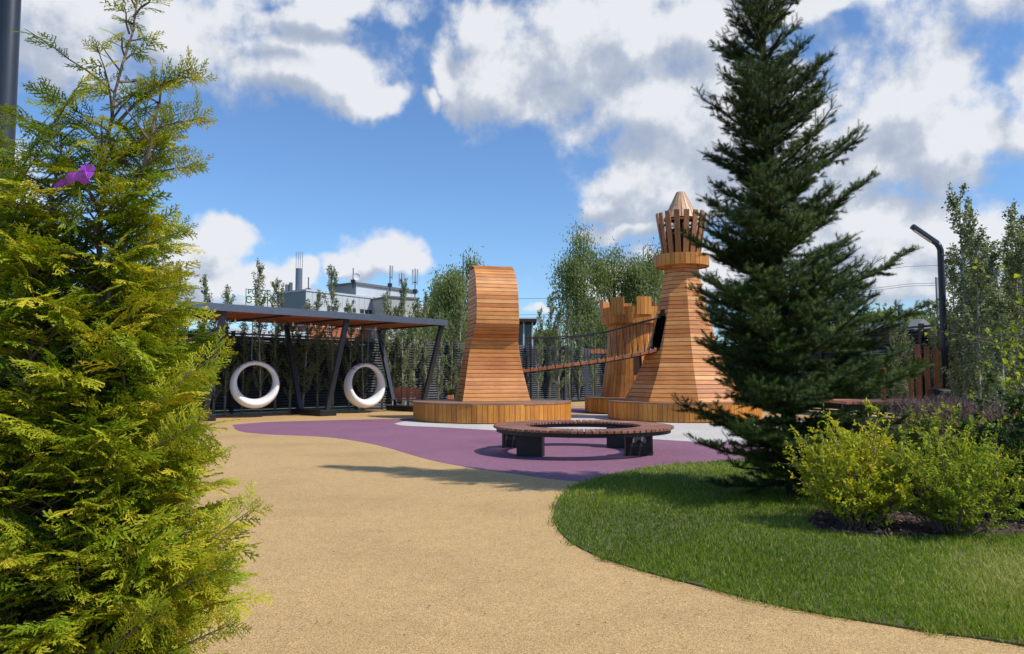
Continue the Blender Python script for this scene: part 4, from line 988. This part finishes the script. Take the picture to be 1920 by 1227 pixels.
for i, (px, py) in enumerate(lst):
    off_ = .55 + .25 * math.sin(i * 2.4); q = fence_pt(px, off_); z = P(px, py, q.y).z; z = max(z, 2.6)
    lab = places.get(i) or 'slim young poplar in the fence row at place %d counted from the left' % (i + 1)
    if i not in places:
        lab = {1: 'short poplar between the two leftmost tall ones', 3: 'low poplar behind the pergola left post', 5: 'short poplar whose pale trunk stands right of the left ring swing', 8: 'short poplar right of the left ring swing by the slanting post', 9: 'poplar below the roof flues of the office', 10: 'poplar at the near corner of the office roof', 12: 'mid height poplar under the thin dish mast', 13: 'short poplar behind the right ring swing', 15: 'poplar between the office facade and the beige block', 17: 'poplar under the antenna mast nearest the willow', 18: 'poplar directly above the right end of the pergola roof', 19: 'short poplar right of the pergola end post', 20: 'short poplar beside the orange planter', 21: 'poplar touching the left side of the curved sculpture', 24: 'slim poplar between the two tallest by the rope bridge', 26: 'short poplar behind the bridge handrail', 27: 'short poplar left of the battlemented tower', 28: 'poplar right behind the battlemented tower'}[i]
    put_poplar(i % 4, q.x, q.y, z, lab, PG, random.uniform(.95, 1.4))
PR = 'tall poplars on the right behind the hedge'
rl_ = [(1668, 598, 21), (1702, 585, 22), (1746, 560, 22), (1793, 345, 15.5), (1808, 372, 16.0), (1822, 432, 15), (1838, 445, 16.5), (1858, 452, 15.2), (1876, 425, 16.8), (1888, 378, 15.4), (1908, 408, 16.4), (1932, 400, 15), (1795, 500, 17.5), (1848, 480, 18), (1915, 470, 18), (1970, 420, 15.5), (1870, 540, 14), (1816, 560, 18.5), (1786, 470, 18.8), (1830, 500, 19.5), (1862, 490, 19), (1895, 470, 19.5), (1900, 520, 17.2), (1842, 520, 16.8), (1925, 500, 17), (1775, 610, 20)]
rlab = ['slim poplar in front of the right fence, left of the steel flue', 'slim poplar behind the short wooden post', 'slim poplar just left of the lamp post', 'tallest poplar, directly right of the lamp head', 'second tall poplar right of the lamp post', 'medium poplar right of the two tallest', 'dense dark poplar in the middle of the right row', 'poplar right of the dense dark one', 'poplar left of the tall tip near the right edge', 'tall poplar with a high tip near the right edge', 'tall poplar just inside the right edge', 'poplar cut by the right edge', 'shorter poplar behind the tallest ones', 'short poplar at the back of the right row', 'short back row poplar by the right edge', 'poplar outside the right edge', 'low poplar in front of the right row', 'back row poplar between lamp and dense ones', 'thin poplar close behind the lamp post', 'back row poplar right of the lamp, half hidden', 'back row poplar behind the dense dark one', 'back row poplar below the high tip near the right edge', 'lower poplar filling the row near the right edge', 'lower poplar filling the middle of the right row', 'lower poplar at the very right edge', 'lowest poplar, at the foot of the lamp post']
for i, ((px, py, D), lab) in enumerate(zip(rl_, rlab)):
    a = P(px, py, D); put_poplar((i + 1) % 4, a.x, D, a.z, lab, PR, random.uniform(.85, 1.15) * (1.0 if i < 3 else 1.15))

# ------------------------------------------------------------------ spruce
def make_spruce():
    rg = np.random.default_rng(5); base = G(1490, 930); bx, by = base.x, base.y
    t = thing('spruce_tree', 'tall dark green spruce standing on the lawn', 'tree', (bx, by, 0)); H = 7.6
    def axis(z): return np.array([-.27 * (z / 6.0) ** .9, .0, z])
    tr = MB(); tr.tube([axis(z) for z in np.linspace(0, H, 12)], [.085 * (1 - z / H) + .006 for z in np.linspace(0, H, 12)], 10); tr.build('trunk', 'bark_d', t, True)
    env = [(.18, .85), (.5, 1.03), (.8, 1.10), (1.4, 1.08), (2.0, .97), (2.9, .86), (3.8, .77), (4.7, .66), (5.4, .52), (6.2, .38), (7.0, .22), (7.6, .05)]
    SP = []  # segments of needle brush: p0, dir, len, rnd
    wd = MB()
    z = .22; k = 0
    while z < H - .1:
        nb = 6 if z < 5 else 5
        for j in range(nb + (1 if z < 3 else 0)):
            a = rg.uniform(0, 6.28) if j > nb - 2 else 6.283 * j / nb + k * .7 + rg.normal(0, .2)
            L = (1 + (.15 * math.cos(a) if z < 2.3 else .05 * math.cos(a))) * interp(z, env) * rg.choice([rg.uniform(.55, .95), rg.uniform(.8, 1.42)]) + .03
            zz0 = z + rg.normal(0, .05); up0 = np.interp(zz0, [0, .7, 1.6, 3.5, 6], [-.10, .12, .34, .58, .95]); curl = np.interp(zz0, [0, 2, 6], [.45, .42, .30])
            h = np.array([math.cos(a), math.sin(a), 0]); p = axis(zz0); n = max(4, int(L / .085)); pts = [p.copy()]; dirs = []
            for i in range(n):
                f = (i + .5) / n; dv = h + np.array([0, 0, up0 + curl * (f ** 1.6 - .25)]) + rg.normal(0, .09, 3); dv /= np.linalg.norm(dv); p = p + dv * L / n * 1.02; pts.append(p.copy()); dirs.append(dv)
            wd.tube(pts[::2] + ([pts[-1]] if len(pts) % 2 == 0 else []), list(np.linspace(.014 + .008 * L, .003, len(pts[::2]) + (1 if len(pts) % 2 == 0 else 0))), 4, False)
            br = rg.normal(0, .10)
            for i in range(n):
                f = (i + .5) / n
                if f > .18: SP.append((pts[i], dirs[i], L / n * 1.15, br + .15 * (f > .8)))
                if f > .12 and i < n - 0:
                    for sgn in (-1, 1):
                        side = np.cross(dirs[i], [0, 0, 1]) * sgn; side /= np.linalg.norm(side)
                        sl_ = (.09 + .32 * L * (1 - f) ** .7 * min(1, f * 3.0)) * rg.uniform(.6, 1.3); ns_ = max(1, int(sl_ / .075)); q = pts[i] + dirs[i] * rg.uniform(0, L / n)
                        sd_ = side * .78 + dirs[i] * .66 + np.array([0, 0, rg.normal(.10, .26)])
                        for m in range(ns_):
                            g = (m + .5) / ns_; dd = sd_ + dirs[i] * .35 * g + np.array([0, 0, .16 * g]) + rg.normal(0, .06, 3); dd /= np.linalg.norm(dd)
                            SP.append((q, dd, sl_ / ns_ * 1.15, br + rg.normal(0, .06) + (.22 if m == ns_ - 1 else 0)))
                            if ns_ > 1 and m < ns_:
                                for s2 in (-1, 1):
                                    if rg.random() < .8:
                                        si = np.cross(dd, [0, 0, 1]) * s2; ln_ = np.linalg.norm(si); si = si / max(ln_, .1) * .7 + dd * .7 + np.array([0, 0, rg.normal(.05, .2)]); si /= np.linalg.norm(si)
                                        SP.append((q + dd * .02, si, rg.uniform(.06, .13), br + .2 + rg.normal(0, .08)))
                            q = q + dd * sl_ / ns_
        z += .128 if z < 5 else .115; k += 1
    wd.build('branches', 'bark_d', t)
    # brush template: needles around an axis of length 1 (z), lateral 1 = needle length unit
    nn = 34; tv = []; tf = []; trr = []
    for i in range(nn):
        zz = (i + .5) / nn; a = i * 2.4 + rg.normal(0, .2); ca, sa = math.cos(a), math.sin(a)
        o = len(tv); w = .055; out = 1.0
        tv += [(-sa * w * 1.0, ca * w, zz), (sa * w, -ca * w, zz), (ca * out, sa * out, zz + .16)]
        tf.append((o, o + 1, o + 2))
    tv = np.array(tv); tf = np.array(tf)
    p0 = np.array([s[0] for s in SP]); dr = np.array([s[1] for s in SP]); ln = np.array([s[2] for s in SP]); rn = np.array([s[3] for s in SP])
    nlen = .032
    sc_ = np.stack([np.full(len(ln), nlen), np.full(len(ln), nlen), ln], 1)
    # widen needles a little
    tv2 = tv.copy(); tv2[0::3, :2] *= 1.6; tv2[1::3, :2] *= 1.6
    V, F, r = scatter(tv2, tf, p0, frames(dr, rg.uniform(0, 6.28, len(ln))), sc_, .42 + rn, .10)
    print('spruce brushes', len(SP), 'faces', len(F))
    build_np('crown', V, F, 'spruce', t, r)
make_spruce()

# ------------------------------------------------------------------ thuja in the foreground
def frond_template(seed, droop=.12):
    rg = np.random.default_rng(seed); tv = []; tf = []; tr = []
    def seg(p, q, w0, w1, c):
        p = np.array(p); q = np.array(q); d = q - p; n = np.array([d[1], -d[0]]); n = n / (np.linalg.norm(n) + 1e-9); o = len(tv)
        for pt, s in ((p, -w0), (p, w0), (q, w1), (q, -w1)):
            x, z = pt[0] + n[0] * s, pt[1] + n[1] * s
            tv.append((x, -droop * z * z - .5 * x * x + rg.normal(0, .012), z))
        tf.append((o, o + 1, o + 2, o + 3)); tr.append(c)
    k = 6
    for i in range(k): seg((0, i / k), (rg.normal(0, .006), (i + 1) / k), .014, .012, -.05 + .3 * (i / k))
    ns = 10
    for i in range(ns):
        z = .08 + .88 * i / ns; s = 1 if i % 2 else -1; L = (.50 * (1 - z) ** .75 * min(1, .45 + z * 2.2) + .07) * rg.uniform(.6, 1.3); a = R(rg.uniform(30, 54)) * s
        d0 = np.array([math.sin(a), math.cos(a)]); p = np.array([0, z]); m = max(1, int(L / .11))
        for j in range(m):
            a2 = a * (1 - .35 * (j / m)); dv = np.array([math.sin(a2), math.cos(a2)]); q = p + dv * L / m
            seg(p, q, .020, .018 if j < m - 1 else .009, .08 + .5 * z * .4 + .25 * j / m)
            if j < m:
                for s2 in (-1, 1):
                    if rg.random() < .72:
                        l2 = (.045 + .10 * (1 - j / m) * min(1, L * 3)) * rg.uniform(.7, 1.2); a3 = a2 + s2 * R(rg.uniform(34, 48)); dq = np.array([math.sin(a3), math.cos(a3)])
                        b0 = p + dv * L / m * rg.uniform(.2, .7); seg(b0, b0 + dq * l2, .018, .008, .2 + .3 * z)
            p = q
    return np.array(tv), np.array(tf), np.array(tr)
def make_thuja():
    rg = np.random.default_rng(21); bx, by = -1.42, 2.45
    t = thing('thuja_tree', 'golden green thuja conifer filling the left foreground', 'tree', (bx, by, 0))
    stems = [[(0.0, 0, 0), (.02, 0, .8), (.03, .0, 1.4), (.05, .0, 1.75), (.055, 0, 2.05), (.09, 0, 2.3), (.15, 0, 2.62)],
             [(-.08, .05, 0), (-.12, .05, .9), (-.13, .03, 1.6), (-.125, .02, 1.95), (-.10, .02, 2.16)],
             [(.06, -.04, .3), (.07, -.02, 1.2), (.11, -.02, 1.62), (.17, -.02, 1.9), (.23, -.02, 2.15), (.25, -.02, 2.32)],
             [(-.25, .1, 0), (-.33, .1, 1.2), (-.38, .1, 1.75), (-.40, .1, 2.14)],
             [(.05, .15, .2), (.12, .2, 1.0), (.10, .2, 1.7)], [(-.1, -.15, .2), (-.05, -.22, 1.0), (-.02, -.2, 1.55)]]
    env = [(0, .46), (.4, .50), (.7, .48), (1.0, .42), (1.36, .34), (1.6, .28), (1.8, .24), (2.1, .26), (2.4, .24), (2.65, .12)]
    wd = MB(); BR_ = []
    for si, st in enumerate(stems):
        k = len(st); r0 = .014 if si < 3 else .011
        sm = []
        for i in range(k - 1):
            for j in range(3): f = j / 3; sm.append(tuple(st[i][q] * (1 - f) + st[i + 1][q] * f + rg.normal(0, .004) for q in range(3)))
        sm.append(st[-1]); wd.tube(sm, list(np.linspace(r0, .003, len(sm))), 7)
        zs = [p[2] for p in st]
        z = max(.12, zs[0]) ; top = zs[-1]
        while z < top - .01:
            dens = .0085 if z < 1.7 else .019 if z < 2.0 else .022 if z < 2.15 else (.045 if si else .036)
            if si >= 4: dens *= 1.2
            z += dens * rg.uniform(.5, 1.5) * (.95 if si else .8)
            if z >= top: break
            x0 = np.interp(z, zs, [p[0] for p in st]); y0 = np.interp(z, zs, [p[1] for p in st]); BR_.append((x0, y0, z, si, top))
    print('thuja branches', len(BR_))
    SP = []
    for (x0, y0, z0, si, top) in BR_:
        a = rg.uniform(0, 6.28); h = np.array([math.cos(a), math.sin(a), 0])
        reach_pt = 0
        e_ = interp(z0 + .1, env)
        # distance from stem to envelope along h
        c = np.array([x0 - .0, y0]); b_ = c @ h[:2]; disc = b_ * b_ - (c @ c - e_ * e_); Lh = (-b_ + math.sqrt(disc)) if disc > 0 else .1
        Lh = min(max(Lh, .08), .55) * rg.uniform(.62, 1.08)
        if z0 > 2.0: Lh = min(Lh, .27 * rg.uniform(.6, 1.1) * (1 if si == 0 else .7) * min(1, (top - z0) * 4 + .25))
        rise = Lh * rg.uniform(.35, .95); n = max(3, int(Lh / .038)); p = np.array([x0, y0, z0]); pts = [p]
        for i in range(n):
            f = (i + .5) / n; dv = h * Lh / n + np.array([0, 0, rise / n * (1.3 - .7 * f)]) + rg.normal(0, .004, 3); p = p + dv; pts.append(p)
        wd.tube(pts, list(np.linspace(.0045, .0012, len(pts))), 4, False)
        dirs = [pts[i + 1] - pts[i] for i in range(n)]; br = rg.normal(0, .10)
        roll0 = rg.normal(0, .5)
        for i in range(n):
            f = (i + .5) / n
            if f < .30: continue
            dd = dirs[i] / np.linalg.norm(dirs[i]); side = np.cross(dd, [0, 0, 1]); side /= np.linalg.norm(side); nrm = np.cross(side, dd)
            pl = side * math.cos(roll0) + nrm * math.sin(roll0)
            for s in ((-1, 1) if f < .85 else (-1, 1, 0)):
                if rg.random() < .12: continue
                d2 = dd * .75 + pl * s * .62 + rg.normal(0, .12, 3); sz = rg.uniform(.070, .125) * (1.1 if f > .6 else .85) * (.8 if z0 > 1.85 else 1)
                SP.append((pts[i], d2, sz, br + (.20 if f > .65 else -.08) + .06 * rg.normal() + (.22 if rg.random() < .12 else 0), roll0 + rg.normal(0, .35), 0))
    # a long low branch reaching towards the path and a few loose tips
    for (q0, q1) in (((.10, -.1, 1.0), (.50, -.12, 1.42)), ((.12, -.1, .9), (.46, -.2, 1.2)), ((.1, -.1, .45), (.60, -.1, .93)), ((.1, -.05, .9), (.44, -.05, 1.10)), ((.05, 0, 1.5), (.34, -.05, 1.64)), ((.0, 0, 1.6), (.32, 0, 1.83)), ((.05, 0, 1.9), (.36, 0, 2.05)), ((.08, 0, 2.05), (.36, -.02, 2.2)), ((.1, 0, 2.2), (.36, -.04, 2.34)), ((.15, -.1, .3), (.56, -.15, .6)), ((.15, -.1, .5), (.55, -.2, .78)), ((.1, -.2, .35), (.45, -.35, .7))):
        q0 = np.array(q0); q1 = np.array(q1); n = 15; pts = [q0 + (q1 - q0) * i / n + np.array([0, 0, .04 * math.sin(math.pi * i / n)]) for i in range(n + 1)]; wd.tube(pts, list(np.linspace(.006, .0015, n + 1)), 5, False)
        for i in range(4, n + 1):
            dd = (q1 - q0) / np.linalg.norm(q1 - q0); side = np.array([-dd[2], 0, dd[0]])
            for s in ((-1, 1) if i < n else (-1, 0, 1)): SP.append((pts[i], dd * .8 + side * s * .6 + rg.normal(0, .08, 3), rg.uniform(.06, .095), .35 + .1 * rg.normal(), R(90) + rg.normal(0, .3), 0))
    wd.build('trunk', 'bark', t, True)
    p0 = np.array([s[0] for s in SP]); dr = np.array([s[1] for s in SP]); sz = np.array([s[2] for s in SP]); rn = np.array([s[3] for s in SP]); rl = np.array([s[4] for s in SP])
    parts = []; n = len(SP); which = rg.integers(0, 4, n)
    for k in range(4):
        tv, tf, tr = frond_template(60 + k, .10 + .1 * k); m = which == k
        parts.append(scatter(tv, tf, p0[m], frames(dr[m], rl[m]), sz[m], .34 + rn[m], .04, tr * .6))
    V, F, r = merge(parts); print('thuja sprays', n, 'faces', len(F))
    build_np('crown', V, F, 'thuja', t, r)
    return t, bx, by
tj, bx, by = make_thuja()
# purple ribbon tied round two stems
rbn = thing('ribbon', 'purple ribbon tied around the thuja stems', 'ribbon', (bx, by, 0))
a = P(104, 352, 2.30); b_ = P(163, 322, 2.22)
m_ = MB(); off = Vector((bx, by, 0)); ns = 14; vs = []; dv = (b_ - a)
for i in range(ns + 1):
    f = i / ns; c = a + dv * f + Vector((0, .006 * math.sin(f * 9), .006 * math.sin(f * 5))) - off; w = .011 + .012 * f ** 2 + .003 * math.sin(f * 17)
    for j in range(10):
        an = 2 * math.pi * j / 10; vs.append((c.x - math.sin(an) * w * .35, c.y + math.cos(an) * w * .5, c.z + math.sin(an) * w * (1 + .25 * math.sin(3 * an + i))))
m_.add(vs, [(i * 10 + j, i * 10 + (j + 1) % 10, (i + 1) * 10 + (j + 1) % 10, (i + 1) * 10 + j) for i in range(ns) for j in range(10)] + [tuple(range(10))[::-1], tuple(ns * 10 + j for j in range(10))]); m_.build('band', 'ribbon', rbn)
m_ = MB(); c = b_ - off
for an, L_ in ((20, .03), (75, .022), (-35, .026), (130, .018)):
    d_ = Vector((math.cos(R(an)), -.2, math.sin(R(an)))); s_ = Vector((-math.sin(R(an)), .3, math.cos(R(an)))) * .008
    m_.add([c - s_ * .5, c + s_ * .5, c + d_ * L_ + s_ * 1.4 + Vector((0, -.006, 0)), c + d_ * L_ - s_ * 1.2], [(0, 1, 2, 3)])
m_.build('knot', 'ribbon', rbn)

# ------------------------------------------------------------------ shrubs
def shrub(name, label, loc, H, Rr, nst, nleaf, leaf, mat, seed, group=None, cat='shrub', twig='bark', up=1.0, elong=.20, low=.10):
    rg = np.random.default_rng(seed); t = thing(name, label, cat, loc, 0, group); wd = MB(); TW = []
    for i in range(nst):
        a = rg.uniform(0, 6.28); rr = Rr * math.sqrt(rg.random()); h = H * (1 - .5 * (rr / Rr) ** 2) * rg.uniform(.5, 1.12)
        p0 = np.array([math.cos(a) * rr * .18, math.sin(a) * rr * .18, 0]); p3 = np.array([math.cos(a) * rr, math.sin(a) * rr, h]); p1 = p0 * 1.2 + np.array([p3[0] * .25, p3[1] * .25, h * .4]); p2 = p0 * .3 + p3 * .65; p2[2] = h * .75
        pts = [p0, p1, p2, p3]; wd.tube(pts, [.009, .006, .004, .0015], 5, False)
        for k in range(7):
            f = rg.uniform(low, .98); b_ = np.array([np.interp(f * 3, range(4), [q[c] for q in pts]) for c in range(3)]); d = np.array([rg.normal(0, 1), rg.normal(0, 1), rg.uniform(.2, 1.4) * up]); d /= np.linalg.norm(d); L_ = rg.uniform(.12, .30) * H
            e_ = b_ + d * L_; TW.append((b_, e_)); wd.tube([b_, (b_ + e_) / 2 + [0, 0, .01], e_], [.003, .002, .001], 3, False)
        TW.append((p2, p3))
    wd.build('stems', twig, t)
    T0 = np.array([q[0] for q in TW]); T1 = np.array([q[1] for q in TW]); ti = rg.integers(0, len(TW), nleaf); f = rg.random(nleaf)[:, None] ** .8
    pos = T0[ti] * (1 - f) + T1[ti] * f + rg.normal(0, .006, (nleaf, 3)); dv = T1[ti] - T0[ti]; dv /= np.linalg.norm(dv, axis=1, keepdims=True)
    d = dv * .6 + rg.normal(0, .6, (nleaf, 3)); d[:, 2] -= .1
    tv = np.array([(0, 0, 0), (-elong, .10, .35), (-elong * .75, .08, .68), (0, -.06, 1.), (elong * .75, .08, .68), (elong, .10, .35), (0, 0, .5)]); tf = np.array([(0, 6, 1), (1, 6, 2), (2, 6, 3), (3, 6, 4), (4, 6, 5), (5, 6, 0)])
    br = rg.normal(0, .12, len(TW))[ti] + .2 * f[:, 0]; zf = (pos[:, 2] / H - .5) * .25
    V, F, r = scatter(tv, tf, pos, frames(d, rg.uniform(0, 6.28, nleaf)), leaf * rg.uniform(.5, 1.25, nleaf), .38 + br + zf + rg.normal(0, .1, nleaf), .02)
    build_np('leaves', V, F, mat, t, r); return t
SG = 'leafy shrubs in the mulch bed'
g = G(1612, 992); shrub('leafy_shrub', 'golden yellow shrub nearest the spruce trunk', (g.x, g.y, 0), 1.04, .52, 66, 12500, .040, 'gold', 301, SG)
g = G(1665, 990); shrub('leafy_shrub', 'yellow green shrub between the golden one and the greener one', (g.x, g.y + .25, 0), .92, .46, 38, 6000, .040, 'gold', 307, SG)
g = G(1790, 1005); shrub('leafy_shrub', 'lime green shrub at the front right of the mulch bed', (g.x, g.y, 0), .95, .60, 60, 10500, .042, 'lime', 302, SG)
g = G(1880, 985); shrub('leafy_shrub', 'loose lime shrub with long shoots near the right edge', (g.x, g.y + .2, 0), .95, .42, 30, 4200, .042, 'lime', 306, SG)
g = G(1775, 930); shrub('leafy_shrub', 'taller green shrub behind, in front of the brown hedge', (g.x, g.y, 0), 1.12, .58, 44, 6500, .042, 'lime', 303, SG)
shrub('dark_shrub', 'dark green shrub with reddish tips at the right edge', (P(1935, 800, 7.2).x, 7.2, 0), 1.22, .62, 56, 9500, .050, 'dkleaf', 304, None, elong=.33)
a = P(2010, 600, 7.7); shrub('young_tree', 'young broadleaf tree reaching in from the right edge', (a.x, 7.7, 0), 2.85, .85, 22, 800, .062, 'lime', 305, None, 'tree', elong=.36, low=.4)
# brown twiggy hedge
def hedge():
    rg = np.random.default_rng(9); a = P(1700, 800, 11); b_ = P(2080, 800, 11); t = thing('hedge', 'brown leafless twiggy hedge behind the green shrubs', 'hedge', (a.x, 11, 0)); W = b_.x - a.x; n = 30000
    x = rg.uniform(0, W, n); y = rg.uniform(-.45, .6, n); z = rg.uniform(0, 1, n) ** .7 * (.98 + .06 * np.sin(x * 3) + .07 * np.sin(x * 11)); d = np.stack([rg.normal(0, .5, n), rg.normal(0, .5, n), rg.uniform(.3, 1.2, n)], 1)
    tv = np.array([(-.03, 0, 0), (.03, 0, 0), (.012, .05, 1.)]); tf = np.array([(0, 1, 2)]); V, F, r = scatter(tv, tf, np.stack([x, y, z - .06], 1), frames(d, rg.uniform(0, 6.28, n)), np.stack([np.full(n, .14), np.full(n, .14), rg.uniform(.06, .16, n)], 1), rg.random(n))
    build_np('twigs', V, F, 'twig', t, r)
hedge()
